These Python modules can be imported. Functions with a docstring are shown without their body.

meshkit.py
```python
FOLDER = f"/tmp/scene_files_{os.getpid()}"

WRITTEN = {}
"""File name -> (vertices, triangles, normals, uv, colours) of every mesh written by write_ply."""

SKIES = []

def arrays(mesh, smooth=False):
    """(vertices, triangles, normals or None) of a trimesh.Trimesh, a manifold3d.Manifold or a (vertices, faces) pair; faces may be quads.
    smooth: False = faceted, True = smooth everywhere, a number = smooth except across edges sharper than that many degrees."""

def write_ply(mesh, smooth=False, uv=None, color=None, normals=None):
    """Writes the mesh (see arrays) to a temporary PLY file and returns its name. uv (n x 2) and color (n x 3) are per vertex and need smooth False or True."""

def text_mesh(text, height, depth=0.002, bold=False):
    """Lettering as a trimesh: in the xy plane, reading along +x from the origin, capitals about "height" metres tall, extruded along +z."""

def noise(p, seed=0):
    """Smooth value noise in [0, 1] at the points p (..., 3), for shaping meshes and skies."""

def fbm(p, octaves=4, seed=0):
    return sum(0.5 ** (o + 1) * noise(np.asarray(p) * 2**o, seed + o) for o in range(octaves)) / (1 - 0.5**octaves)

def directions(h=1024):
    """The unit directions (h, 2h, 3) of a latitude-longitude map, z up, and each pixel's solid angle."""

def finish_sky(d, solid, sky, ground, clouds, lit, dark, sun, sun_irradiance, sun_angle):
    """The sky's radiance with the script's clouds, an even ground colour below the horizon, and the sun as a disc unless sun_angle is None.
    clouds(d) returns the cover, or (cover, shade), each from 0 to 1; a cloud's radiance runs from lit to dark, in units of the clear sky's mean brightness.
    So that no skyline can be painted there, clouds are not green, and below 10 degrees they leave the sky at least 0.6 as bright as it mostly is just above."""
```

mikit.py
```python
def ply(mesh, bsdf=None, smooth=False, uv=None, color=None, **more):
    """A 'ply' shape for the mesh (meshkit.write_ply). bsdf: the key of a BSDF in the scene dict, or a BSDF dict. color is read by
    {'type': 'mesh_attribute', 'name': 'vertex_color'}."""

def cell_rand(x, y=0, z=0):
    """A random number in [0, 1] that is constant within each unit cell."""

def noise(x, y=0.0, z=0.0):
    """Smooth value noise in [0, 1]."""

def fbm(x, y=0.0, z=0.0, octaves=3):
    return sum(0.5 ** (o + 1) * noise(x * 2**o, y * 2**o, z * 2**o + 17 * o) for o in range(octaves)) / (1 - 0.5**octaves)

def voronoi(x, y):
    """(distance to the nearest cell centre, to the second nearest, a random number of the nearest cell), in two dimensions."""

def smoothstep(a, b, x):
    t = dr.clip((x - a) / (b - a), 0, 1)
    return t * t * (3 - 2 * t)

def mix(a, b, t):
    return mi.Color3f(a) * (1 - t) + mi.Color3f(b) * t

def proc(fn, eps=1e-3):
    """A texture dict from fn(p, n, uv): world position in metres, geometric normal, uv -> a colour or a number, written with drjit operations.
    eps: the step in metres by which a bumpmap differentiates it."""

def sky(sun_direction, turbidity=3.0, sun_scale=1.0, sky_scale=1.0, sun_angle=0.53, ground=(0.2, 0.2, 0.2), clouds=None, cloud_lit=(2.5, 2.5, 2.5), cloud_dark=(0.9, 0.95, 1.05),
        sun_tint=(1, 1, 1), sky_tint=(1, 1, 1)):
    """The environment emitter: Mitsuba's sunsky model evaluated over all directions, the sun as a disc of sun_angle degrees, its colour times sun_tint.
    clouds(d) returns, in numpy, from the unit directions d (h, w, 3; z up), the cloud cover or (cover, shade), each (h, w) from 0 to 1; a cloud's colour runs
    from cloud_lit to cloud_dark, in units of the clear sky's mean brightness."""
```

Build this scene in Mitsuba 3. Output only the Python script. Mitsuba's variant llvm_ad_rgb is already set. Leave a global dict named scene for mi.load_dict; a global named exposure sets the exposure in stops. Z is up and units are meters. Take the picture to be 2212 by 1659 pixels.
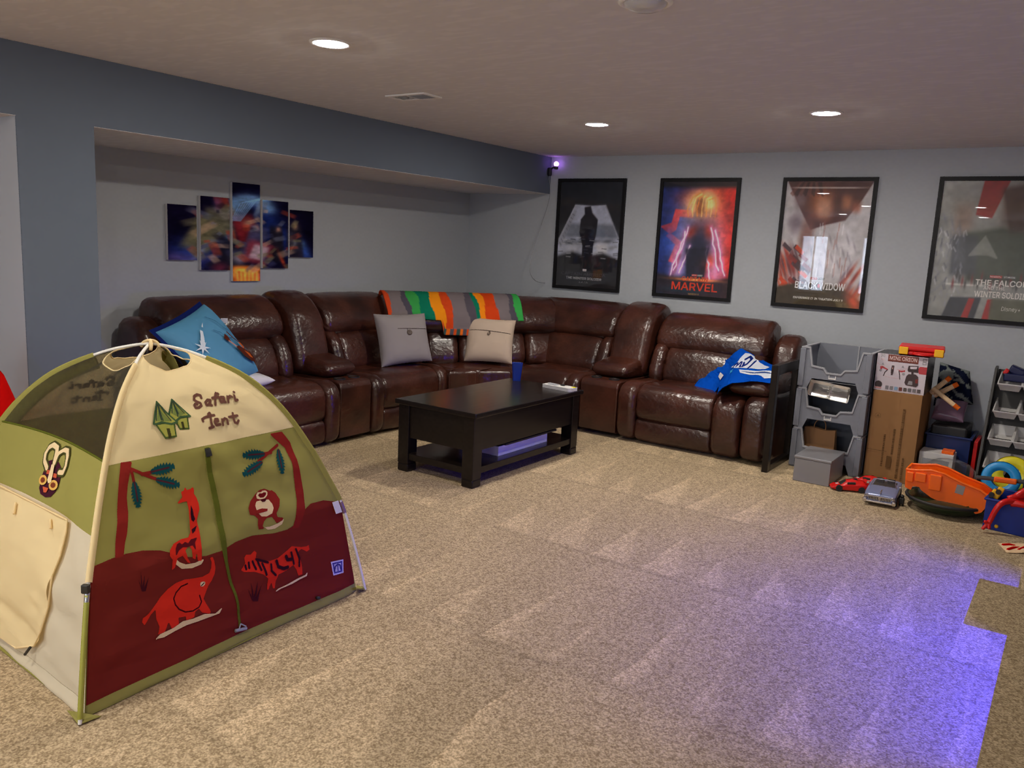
import math, random
import numpy as np, trimesh, mitsuba as mi, drjit as dr, mikit, meshkit
from shapely.geometry import Polygon, LineString, Point, MultiPolygon, box as sbox
from shapely import affinity, union_all
from scipy.interpolate import PchipInterpolator, RBFInterpolator

# ------------------------------------------------------------------ camera, exposure, lamps
CAM = np.array([5.5437, -7.0647, 1.5616])
YAW, PITCH, ROLL, FPX = -0.604110, 0.167856, 0.050108, 1767.4
_f = np.array([math.sin(YAW) * math.cos(PITCH), math.cos(YAW) * math.cos(PITCH), -math.sin(PITCH)])
_r = np.array([math.cos(YAW), -math.sin(YAW), 0.0])
_u = np.cross(_r, _f)
_up = -math.sin(ROLL) * _r + math.cos(ROLL) * _u
T4 = mi.ScalarTransform4f
exposure = 0.42
LAMP_L = (318, 296, 262)          # ceiling lamps, radiance
BLUE_I = (.17, .2, 10.)          # two blue spotlights on the bench at the right
WINDOW_L = (3.0, 3.5, 4.4)       # daylight on the white blinds behind the camera
H = 2.44
LAMPS_ON = [(2.53, -4.31), (2.53, -1.80), (4.11, -1.81), (2.53, -6.78), (4.11, -6.75), (1.62, -9.2), (3.90, -9.40)]
LAMP_OFF = (4.11, -4.27)

scene = {'type': 'scene'}
labels = {}
scene['camera'] = {'type': 'perspective', 'fov': 2 * math.degrees(math.atan(1106 / FPX)), 'fov_axis': 'x', 'near_clip': 0.05, 'far_clip': 100.0,
                   'to_world': T4().look_at(origin=CAM.tolist(), target=(CAM + _f).tolist(), up=_up.tolist())}

# ------------------------------------------------------------------ helpers
def lin(r, g, b):
    return [((c / 255 / 12.92) if c / 255 <= .04045 else ((c / 255 + .055) / 1.055) ** 2.4) for c in (r, g, b)]
def rgb(c): return {'type': 'rgb', 'value': [float(x) for x in c]}
def matte(name, c):
    scene[name] = {'type': 'twosided', 'bsdf': {'type': 'diffuse', 'reflectance': c if isinstance(c, dict) else rgb(c)}}
def gloss(name, c, rough=.4, spec=.5, metal=0.0, **k):
    scene[name] = {'type': 'twosided', 'bsdf': {'type': 'principled', 'base_color': c if isinstance(c, dict) else rgb(c), 'roughness': rough, 'specular': spec, **({'metallic': metal} if metal else {}), **k}}
def cloth_mat(name, c, trans=.5):
    scene[name] = {'type': 'principledthin', 'base_color': c if isinstance(c, dict) else rgb(c), 'roughness': .7, 'diff_trans': trans, 'spec_trans': 0.0, 'eta': 1.3}
VC = {'type': 'mesh_attribute', 'name': 'vertex_color'}

def numbered(k):
    if k not in USED:
        USED.add(k); return k
    i = 1
    while f'{k}_{i:03d}' in USED: i += 1
    k = f'{k}_{i:03d}'; USED.add(k); return k
USED = set()
def say(key, label=None, cat=None, group=None, kind=None):
    d = labels.setdefault(key, {})
    for a, b in (('label', label), ('category', cat), ('group', group), ('kind', kind)):
        if b: d[a] = b
def thing(name, label, cat, group=None):
    k = numbered(name); say(k, label, cat, group); return k
def add(key, mesh, mat, smooth=False, color=None, label=None, kind=None, **kw):
    k = numbered(key)
    scene[k] = mikit.ply(mesh, mat, smooth, color=color, **kw)
    if label or kind: say(k, label, kind=kind)
    return k
def solo(name, label, cat, mesh, mat, smooth=False, group=None, color=None):
    k = add(name, mesh, mat, smooth, color); say(k, label, cat, group); return k
def struct(name, mesh, mat, smooth=False):
    k = add(name, mesh, mat, smooth); say(k, kind='structure'); return k
cat_ = trimesh.util.concatenate
def tm(v, f): return trimesh.Trimesh(np.asarray(v, float), np.asarray(f, int), process=False)
def box(x0, x1, y0, y1, z0, z1):
    m = trimesh.creation.box((abs(x1 - x0), abs(y1 - y0), abs(z1 - z0)))
    m.apply_translation(((x0 + x1) / 2, (y0 + y1) / 2, (z0 + z1) / 2)); return m
def rbox(x0, x1, y0, y1, z0, z1, r=.01, n=3):
    """box with rounded edges"""
    c = np.array([(x0 + x1) / 2, (y0 + y1) / 2, (z0 + z1) / 2]); h = np.array([abs(x1 - x0), abs(y1 - y0), abs(z1 - z0)]) / 2
    r = min(r, h.min() * .99)
    V, F = [], []
    g = np.concatenate([-np.cos(np.linspace(0, math.pi / 2, n + 1)), np.cos(np.linspace(math.pi / 2, 0, n + 1))])
    N = len(g)
    for i in range(3):
        j, k = (i + 1) % 3, (i + 2) % 3
        for s in (-1, 1):
            U, W = np.meshgrid(g, g, indexing='ij')
            P = np.zeros((N, N, 3)); 
            P[..., i] = s * h[i]
            half = N // 2
            su = np.where(np.arange(N) < half, -1, 1)
            P[..., j] = su[:, None] * (h[j] - r) + r * np.sign(U) * np.abs(U)
            P[..., k] = su[None, :] * (h[k] - r) + r * np.sign(W) * np.abs(W)
            base = sum(len(v) for v in V)
            V.append(P.reshape(-1, 3))
            I = np.arange(N * N).reshape(N, N)
            q = np.stack([I[:-1, :-1], I[1:, :-1], I[1:, 1:], I[:-1, 1:]], -1).reshape(-1, 4)
            if s < 0: q = q[:, ::-1]
            F.append(q + base)
    V = np.concatenate(V); q = np.concatenate(F)
    core = np.clip(V, -(h - r), h - r); d = V - core
    L = np.linalg.norm(d, axis=1, keepdims=True)
    V = core + d / np.maximum(L, 1e-9) * r
    f = np.vstack([q[:, [0, 1, 2]], q[:, [0, 2, 3]]])
    m = trimesh.Trimesh(V + c, f, process=False); m.merge_vertices(digits_vertex=6)
    m.update_faces(m.nondegenerate_faces()); return m
def cyl(p0, p1, r, n=24, r1=None):
    p0, p1 = np.array(p0, float), np.array(p1, float)
    return tube([p0, p1], [r, r if r1 is None else r1], n)
def tube(pts, r, n=10, caps=True):
    p = np.asarray(pts, float); m = len(p); r = np.broadcast_to(r, (m,))
    t = np.gradient(p, axis=0); t /= np.linalg.norm(t, axis=1, keepdims=True) + 1e-12
    a = np.cross(t[0], [0, 0, 1.0] if abs(t[0, 2]) < .9 else [1.0, 0, 0]); a /= np.linalg.norm(a)
    V = []
    for i in range(m):
        a = a - t[i] * (a @ t[i]); a /= np.linalg.norm(a); b = np.cross(t[i], a)
        th = np.arange(n) * 2 * np.pi / n
        V.append(p[i] + r[i] * (np.cos(th)[:, None] * a + np.sin(th)[:, None] * b))
    V = np.concatenate(V); F = []
    for i in range(m - 1):
        for j in range(n):
            k = (j + 1) % n
            F += [[i * n + j, i * n + k, (i + 1) * n + k], [i * n + j, (i + 1) * n + k, (i + 1) * n + j]]
    if caps:
        V = np.vstack([V, p[0], p[-1]])
        for j in range(n):
            k = (j + 1) % n
            F += [[len(V) - 2, k, j], [len(V) - 1, (m - 1) * n + j, (m - 1) * n + k]]
    return tm(V, F)
def smoothline(pts, n=24):
    p = np.asarray(pts, float); s = np.concatenate([[0], np.cumsum(np.linalg.norm(np.diff(p, axis=0), axis=1))])
    from scipy.interpolate import CubicSpline
    return CubicSpline(s, p)(np.linspace(0, s[-1], n)) if len(p) > 2 else np.stack([np.interp(np.linspace(0, s[-1], n), s, p[:, i]) for i in range(p.shape[1])], 1)
def closed_spline(pts, n=48):
    from scipy.interpolate import CubicSpline
    p = np.asarray(list(pts) + [pts[0]], float); s = np.concatenate([[0], np.cumsum(np.linalg.norm(np.diff(p, axis=0), axis=1) ** .6)])
    return CubicSpline(s, p, bc_type='periodic')(np.linspace(0, s[-1], n, endpoint=False))
def lathe(prof, c=(0, 0, 0), n=40):
    """prof: (radius, z) pairs"""
    pr = np.asarray(prof, float); th = np.arange(n) * 2 * np.pi / n; m = len(pr)
    V = np.stack([pr[:, None, 0] * np.cos(th), pr[:, None, 0] * np.sin(th), np.broadcast_to(pr[:, None, 1], (m, n))], -1).reshape(-1, 3) + np.array(c)
    F = []
    for i in range(m - 1):
        for j in range(n):
            k = (j + 1) % n
            F += [[i * n + j, i * n + k, (i + 1) * n + k], [i * n + j, (i + 1) * n + k, (i + 1) * n + j]]
    return tm(V, F)
def extrude(poly, h):
    gs = getattr(poly, 'geoms', [poly])
    return cat_([trimesh.creation.extrude_polygon(g, h, engine='earcut') for g in gs if g.area > 1e-9])
def axes(m, X, Y, Z, o):
    """places a mesh: its x, y, z axes become the vectors X, Y, Z, its origin o"""
    M = np.eye(4); M[:3, 0], M[:3, 1], M[:3, 2], M[:3, 3] = X, Y, Z, o
    m = m.copy(); m.vertices = m.vertices @ M[:3, :3].T + M[:3, 3]
    if np.linalg.det(M[:3, :3]) < 0: m.faces = m.faces[:, ::-1]
    return m
def front(m, x, y, z): return axes(m, [1, 0, 0], [0, 0, 1], [0, -1, 0], [x, y, z])   # drawn in xy, stands facing -y
def sidew(m, x, y, z): return axes(m, [0, 1, 0], [0, 0, 1], [1, 0, 0], [x, y, z])    # drawn in xy, stands facing +x
def rot(m, deg, c, axis=(0, 0, 1)):
    m = m.copy(); m.apply_transform(trimesh.transformations.rotation_matrix(math.radians(deg), axis, c)); return m
def rough_up(m, amp, freq, seed=0):
    n = m.vertex_normals; m = m.copy()
    m.vertices = m.vertices + n * (amp * 2 * (meshkit.fbm(m.vertices * freq, 3, seed) - .5))[:, None]; return m
def grid_faces(m, n, flip=False):
    I = np.arange(m * n).reshape(m, n); q = np.stack([I[:-1, :-1], I[1:, :-1], I[1:, 1:], I[:-1, 1:]], -1).reshape(-1, 4)
    if flip: q = q[:, ::-1]
    return np.vstack([q[:, [0, 1, 2]], q[:, [0, 2, 3]]])
def pillow(c00, c10, c11, c01, thick, n=26, pinch=.05, seed=0, wr=.006):
    """a stuffed cushion between four corners; returns (front, back) halves; front faces (c10-c00)x(c01-c00)"""
    c = [np.array(x, float) for x in (c00, c10, c11, c01)]
    g = np.sin(np.linspace(-1, 1, n) * math.pi / 2) * .5 + .5; U, V = np.meshgrid(g, g, indexing='ij')
    pu = .5 + (U - .5) * (1 - pinch * (1 - (2 * V - 1) ** 2)); pv = .5 + (V - .5) * (1 - pinch * (1 - (2 * U - 1) ** 2))
    P = ((1 - pu) * (1 - pv))[..., None] * c[0] + (pu * (1 - pv))[..., None] * c[1] + (pu * pv)[..., None] * c[2] + ((1 - pu) * pv)[..., None] * c[3]
    N = np.cross(c[1] - c[0], c[3] - c[0]); N /= np.linalg.norm(N)
    h = thick / 2 * np.sqrt(np.clip((1 - (2 * U - 1) ** 4) * (1 - (2 * V - 1) ** 4), 0, 1))
    w = (meshkit.fbm(P * 9, 3, seed) - .5) * 2 * wr * (h / (thick / 2))
    A = P + N * (h + w)[..., None]; B = P - N * (h + w)[..., None]
    return tm(A.reshape(-1, 3), grid_faces(n, n)), tm(B.reshape(-1, 3), grid_faces(n, n, True))
def sheet(P, th):
    """a cloth of thickness th through the grid of points P (m, n, 3)"""
    m, n = P.shape[:2]; f = grid_faces(m, n); t = tm(P.reshape(-1, 3), f); N = t.vertex_normals
    A, B = P.reshape(-1, 3) + N * th / 2, P.reshape(-1, 3) - N * th / 2
    I = np.arange(m * n).reshape(m, n); rim = np.concatenate([I[:, 0], I[-1, 1:], I[-2::-1, -1], I[0, -2:0:-1]]); k = len(rim); nx = np.roll(rim, -1); o = m * n
    side = np.vstack([np.stack([rim, nx, nx + o], 1), np.stack([rim, nx + o, rim + o], 1)])
    return tm(np.vstack([A, B]), np.vstack([f, f[:, ::-1] + o, side[:, ::-1]]))
def tri2d(poly, size=None):
    vs, fs, b = [], [], 0
    for g in getattr(poly, 'geoms', [poly]):
        if g.is_empty or g.area < 1e-9 or g.geom_type != 'Polygon': continue
        v, f = trimesh.creation.triangulate_polygon(g, engine='earcut'); v = np.asarray(v)
        vs.append(v); fs.append(np.asarray(f) + b); b += len(v)
    if not vs: return np.zeros((0, 2)), np.zeros((0, 3), int)
    v, f = np.concatenate(vs), np.concatenate(fs)
    if size:
        v3, f = trimesh.remesh.subdivide_to_size(np.column_stack([v, np.zeros(len(v))]), f, size, max_iter=12); v = v3[:, :2]
    a, b_, c_ = v[f[:, 0]], v[f[:, 1]], v[f[:, 2]]
    fl = ((b_ - a)[:, 0] * (c_ - a)[:, 1] - (b_ - a)[:, 1] * (c_ - a)[:, 0]) < 0
    f = f.copy(); f[fl] = f[fl][:, ::-1]
    return v, f
def decal(layers, surf, size=.03, step=.0006, start=.001, flip=False):
    """flat print: (shapely polygon, colour) layers laid on the surface surf(a, b, offset); returns mesh and colours"""
    V, F, C, b = [], [], [], 0
    for i, (poly, col) in enumerate(layers):
        v, f = tri2d(poly, size)
        if not len(f): continue
        V.append(surf(v[:, 0], v[:, 1], start + i * step)); F.append((f[:, ::-1] if flip else f) + b); C.append(np.tile(col, (len(v), 1))); b += len(v)
    return tm(np.concatenate(V), np.concatenate(F)), np.concatenate(C)
def stroke(pts, w): return LineString(pts).buffer(w / 2, cap_style=1, join_style=1, quad_segs=4)
def textpoly(s, h, bold=False):
    """lettering as a shapely shape, from text_mesh's top faces"""
    m = meshkit.text_mesh(s, h, .001, bold); top = m.vertices[m.faces][:, :, 2].min(1) > .0009
    return union_all([Polygon(t[:, :2]) for t in m.vertices[m.faces[top]] if Polygon(t[:, :2]).area > 1e-10]).buffer(0)
def centered(poly, x, y, w=None):
    a, b, c, d = poly.bounds
    if w: poly = affinity.scale(poly, w / (c - a), 1, origin=(a, b)); a, b, c, d = poly.bounds
    return affinity.translate(poly, x - (a + c) / 2, y - (b + d) / 2)

# ------------------------------------------------------------------ materials
def carpet_fn(p, n, uv):
    c1 = mikit.cell_rand(dr.floor(p.x * 210 + .6 * mikit.noise(p.x * 90, p.y * 90, 4)), dr.floor(p.y * 210 + .6 * mikit.noise(p.x * 90, p.y * 90, 8))); n1 = mikit.noise(p.x * 165, p.y * 165, 3); n2 = mikit.noise(p.x * 80, p.y * 80, 6)
    fl = mikit.smoothstep(.12, .88, .38 * c1 + .40 * n1 + .22 * n2)
    # vacuum marks: rows about 1.08 m deep, each stroke a soft wedge of brushed pile
    row = (p.y + 4.55 + .03 * mikit.noise(p.x * 2.5, 1, 2)) / 1.08; rf = row - dr.floor(row); ri = dr.floor(row)
    wob = p.x + .16 * mikit.noise(p.x * 1.1, ri * 3.7, 9) + .05 * mikit.noise(p.y * 3, p.x * 2, 1) + .13 * ri + .10 * (rf - .5) * (mikit.cell_rand(ri, 3, 1) - .3)
    st = wob / .29; sf = st - dr.floor(st); si = dr.floor(st)
    rnd = mikit.cell_rand(si, ri, 5); r2 = mikit.cell_rand(si, ri, 6)
    ln = .35 + .6 * rnd
    wedge = mikit.smoothstep(-.04, .12, (.2 + .7 * r2) * (1 - rf / ln) - sf) * mikit.smoothstep(0, .05, rf)
    line = mikit.smoothstep(.06, .0, dr.abs(sf - .04)) * .5 * mikit.smoothstep(1., .4, rf)
    edge = mikit.smoothstep(.028, 0., dr.minimum(rf, 1 - rf)) * mikit.noise(p.x * 4, ri, 2)
    tone = mikit.cell_rand(si, ri, 7)
    b = mikit.fbm(p.x * 1.3, p.y * 1.3, 4)
    v = (.70 + .60 * fl) * (.87 + .18 * wedge + .08 * line - .17 * edge + .12 * tone) * (.93 + .14 * b)
    return mikit.mix((.355, .258, .150), (.465, .365, .238), fl) * v
scene['carpet'] = {'type': 'twosided', 'bsdf': {'type': 'diffuse', 'reflectance': mikit.proc(carpet_fn)}}
def ceil_fn(p, n, uv):
    a = mikit.noise(p.x * 14, p.y * 40, 1); b = mikit.noise(p.x * 30, p.y * 60, 7)
    return mi.Color3f(.72, .705, .715) * (.96 + .05 * mikit.smoothstep(.55, .8, a) + .03 * b)
scene['ceiling_paint'] = {'type': 'twosided', 'bsdf': {'type': 'diffuse', 'reflectance': mikit.proc(ceil_fn)}}
def wall_fn(p, n, uv):
    return mi.Color3f(.45, .475, .515) * (.98 + .04 * mikit.noise(p.x * 60, p.y * 60, p.z * 60))
scene['wall_paint'] = {'type': 'twosided', 'bsdf': {'type': 'diffuse', 'reflectance': mikit.proc(wall_fn)}}
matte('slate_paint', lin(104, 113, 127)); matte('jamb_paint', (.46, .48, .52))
def leather_fn(p, n, uv):
    a = mikit.fbm(p.x * 5, p.y * 5, p.z * 5); b = mikit.noise(p.x * 70, p.y * 70, p.z * 70)
    return mikit.mix((.025, .0070, .0044), (.064, .0175, .0095), mikit.smoothstep(.2, .85, a)) * (.9 + .2 * b)
scene['leather'] = {'type': 'twosided', 'bsdf': {'type': 'bumpmap', 'arbitrary': {**mikit.proc(lambda p, n, uv: .5 * mikit.fbm(p.x * 45, p.y * 45, p.z * 45) + .5 * mikit.fbm(p.x * 14, p.y * 14, p.z * 14), eps=2e-3)}, 'scale': .006,
                    'bsdf': {'type': 'principled', 'base_color': mikit.proc(leather_fn), 'roughness': .27, 'specular': .6, 'clearcoat': .5, 'clearcoat_gloss': .8}}}
def wood_fn(p, n, uv):
    g = mikit.fbm(p.x * 60, p.y * 4, p.z * 60)
    return mikit.mix((.005, .0036, .003), (.012, .008, .0065), g)
gloss('black_wood', mikit.proc(wood_fn), .25, .35)
gloss('black_frame', (.006, .006, .007), .5, .25)
gloss('black_plastic', (.012, .012, .013), .45)
gloss('charcoal_plastic', (.045, .043, .042), .5)
gloss('white_plastic', (.62, .61, .60), .4)
gloss('white_trim', (.75, .74, .72), .5)
gloss('grey_plastic', lin(116, 119, 129), .42)
gloss('grey_light', lin(150, 152, 158), .45)
gloss('silver_paint', lin(142, 142, 148), .33, .5, .35)
gloss('chrome', (.75, .75, .78), .12, .5, 1.0)
gloss('foil', (.93, .91, .86), .34, .5, 1.0)
gloss('blue_plastic', lin(12, 42, 130), .35)
gloss('navy_plastic', lin(16, 24, 70), .4)
gloss('orange_plastic', lin(246, 104, 8), .32)
gloss('red_plastic', lin(205, 22, 20), .35)
gloss('yellow_plastic', lin(238, 180, 20), .4)
gloss('cyan_plastic', lin(30, 140, 205), .4)
gloss('lime_plastic', lin(222, 208, 30), .45)
gloss('tote_blue', lin(12, 36, 92), .35)
gloss('bottle_green', (.012, .028, .012), .18)
gloss('rubber', (.015, .015, .016), .6)
gloss('car_blue', lin(120, 128, 165), .25, .5, .25, clearcoat=.6)
gloss('dark_interior', (.02, .02, .018), .4)
matte('kraft', lin(150, 112, 76)); matte('kraft_dark', lin(112, 82, 54)); matte('brown_bag', lin(168, 126, 90))
matte('cream_foam', lin(232, 200, 160)); matte('orange_foam', lin(235, 110, 40))
matte('print_colors', VC)
gloss('poster_print', VC, .5, .4)
gloss('carton_print', VC, .45, .4)
scene['pane_glass'] = {'type': 'thindielectric', 'int_ior': 1.5, 'ext_ior': 1.0}
gloss('bulb_off', (.55, .55, .56), .2)
matte('grey_linen', lin(150, 143, 142)); matte('beige_linen', lin(196, 176, 158)); matte('dark_thread', lin(70, 60, 56))
gloss('coconut_button', lin(84, 70, 60), .5)
matte('towel', VC)
matte('fleece_blue', lin(10, 74, 180)); matte('white_cotton', lin(215, 212, 215)); matte('navy_cotton', lin(22, 34, 90))
cloth_mat('nylon_cream', lin(240, 220, 172), .55); cloth_mat('nylon_green', lin(164, 158, 88), .55); cloth_mat('nylon_white', lin(226, 214, 188), .55)
cloth_mat('nylon_maroon', lin(124, 44, 38), .3); matte('mesh_thread', lin(60, 56, 46)); matte('zip_green', lin(92, 98, 36))
gloss('pole_white', (.74, .72, .66), .35); gloss('pole_green', lin(150, 150, 60), .4)
matte('red_vinyl', lin(200, 16, 16))
matte('navy_fabric', VC)
scene['purple_film'] = {'type': 'twosided', 'bsdf': {'type': 'principled', 'base_color': rgb(lin(128, 100, 122)), 'roughness': .25, 'specular': .5}}
# ------------------------------------------------------------------ the room
XR, YB = 7.2, -10.6
struct('floor', box(-1.3, XR + .1, YB - .1, .1, -.1, 0), 'carpet')
struct('ceiling', box(-.1, XR + .1, YB - .1, .1, H, H + .1), 'ceiling_paint')
struct('wall_posters', box(-.1, XR + .1, 0, .1, 0, H), 'wall_paint')
struct('wall_alcove', box(-.1, 0, -4.612, 0, 0, 2.083), 'wall_paint')
struct('wall_column', box(-1.3, 1.004, -5.01, -4.612, 0, 2.0835), 'jamb_paint')
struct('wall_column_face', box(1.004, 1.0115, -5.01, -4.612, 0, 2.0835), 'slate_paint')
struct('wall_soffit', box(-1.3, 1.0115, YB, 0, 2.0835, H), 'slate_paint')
struct('ceiling_soffit', box(0, 1.010, -4.612, 0, 2.0815, 2.0835), 'ceiling_paint')
struct('ceiling_hall', box(-1.3, 1.010, YB, -5.01, 2.0815, 2.0835), 'ceiling_paint')
struct('wall_left', box(-1.4, -1.3, YB, -4.6, 0, 2.0835), 'wall_paint')
struct('wall_right', box(XR, XR + .1, YB, 0, 0, H), 'wall_paint')
WIN = [(.55, 1.05, .95, 2.05), (1.75, 2.75, .95, 2.05), (4.9, 6.1, .95, 2.05)]
wm = sbox(0, 0, XR, H)
for x0, x1, z0, z1 in WIN: wm = wm.difference(sbox(x0, z0, x1, z1))
struct('wall_hall_back', box(-1.3, 0, YB - .1, YB, 0, 2.0835), 'wall_paint')
struct('wall_back', axes(extrude(wm, .1), [1, 0, 0], [0, 0, 1], [0, -1, 0], [0, YB, 0]), 'wall_paint')
for i, (x0, x1, z0, z1) in enumerate(WIN):
    k = numbered(f'window_{i + 1}'); say(k, kind='structure')
    fr = sbox(x0 - .05, z0 - .05, x1 + .05, z1 + .05).difference(sbox(x0, z0, x1, z1))
    fr = union_all([fr, sbox((x0 + x1) / 2 - .015, z0, (x0 + x1) / 2 + .015, z1)])
    add(k + '__frame', axes(extrude(fr, .03), [1, 0, 0], [0, 0, 1], [0, 1, 0], [0, YB, 0]), 'white_trim')
    bl = numbered(k + '__blind')
    scene[bl] = {**mikit.ply(axes(tm([[x0, z0, 0], [x1, z0, 0], [x1, z1, 0], [x0, z1, 0]], [[0, 1, 2], [0, 2, 3]]), [1, 0, 0], [0, 0, 1], [0, 1, 0], [0, YB - .04, 0]), 'white_trim'),
                 'emitter': {'type': 'area', 'radiance': rgb(WINDOW_L)}}
    nrm = np.cross([1, 0, 0], [0, 0, 1])
struct('baseboard_posters', rbox(1.2, XR, -.014, 0, 0, .09, .004), 'white_trim', 30)

# ceiling lamps
for i, (x, y) in enumerate(LAMPS_ON + [LAMP_OFF]):
    on = i < len(LAMPS_ON)
    k = thing('ceiling_lamp', ['lit recessed ceiling lamp nearest the dark soffit, largest glow on the left', 'lit recessed ceiling lamp above the corner of the sofa, left of two at the back', 'lit recessed ceiling lamp in front of the poster wall, right of two at the back',
              'lit recessed ceiling lamp behind the camera on the soffit side', 'lit recessed ceiling lamp behind the camera in the middle of the room', 'lit recessed ceiling lamp by the windows on the soffit side', 'lit recessed ceiling lamp by the windows in the middle of the room', 'unlit recessed ceiling lamp at the top edge of the picture'][i], 'ceiling lamp')
    add(k + '__trim_ring', lathe([(.078, H - .001), (.080, H - .006), (.088, H - .008), (.097, H - .004), (.098, H - .0005)], (x, y, 0)), 'white_trim', True)
    if on:
        d = lathe([(.0001, H - .015), (.05, H - .013), (.079, H - .006)], (x, y, 0), 32); d.faces = d.faces[:, ::-1]
        lk = numbered(k + '__diffuser'); d.faces = d.faces if d.face_normals[:, 2].mean() < 0 else d.faces[:, ::-1]
        scene[lk] = {**mikit.ply(d, 'white_trim'), 'emitter': {'type': 'area', 'radiance': rgb(LAMP_L)}}
    else:
        add(k + '__bulb', lathe([(.0001, H - .030), (.03, H - .029), (.055, H - .024), (.072, H - .012), (.078, H - .002)], (x, y, 0)), 'bulb_off', True)

# ceiling vent
k = thing('ceiling_vent', 'white rectangular air vent set in the ceiling above the alcove edge', 'vent')
vx, vy = 1.965, -3.11
add(k + '__frame', axes(extrude(sbox(-.16, -.085, .16, .085).difference(sbox(-.135, -.06, .135, .06)), .008), [1, 0, 0], [0, 1, 0], [0, 0, 1], [vx, vy, H - .0085]), 'white_trim')
add(k + '__opening', box(vx - .134, vx + .134, vy - .059, vy + .059, H - .002, H - .0005), 'dark_interior')
add(k + '__divider', box(vx - .004, vx + .004, vy - .06, vy + .06, H - .0085, H - .001), 'white_trim')
for s in range(9):
    yy = vy - .052 + s * .013
    add(k + '__slat', rot(box(vx - .134, vx - .004, yy - .0075, yy + .0075, H - .0066, H - .0056), 12, (vx, yy, H - .006), (1, 0, 0)), 'white_trim')
    add(k + '__slat', rot(box(vx + .004, vx + .134, yy - .0035, yy + .0035, H - .0066, H - .0056), -70, (vx, yy, H - .006), (1, 0, 0)), 'grey_light')

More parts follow.
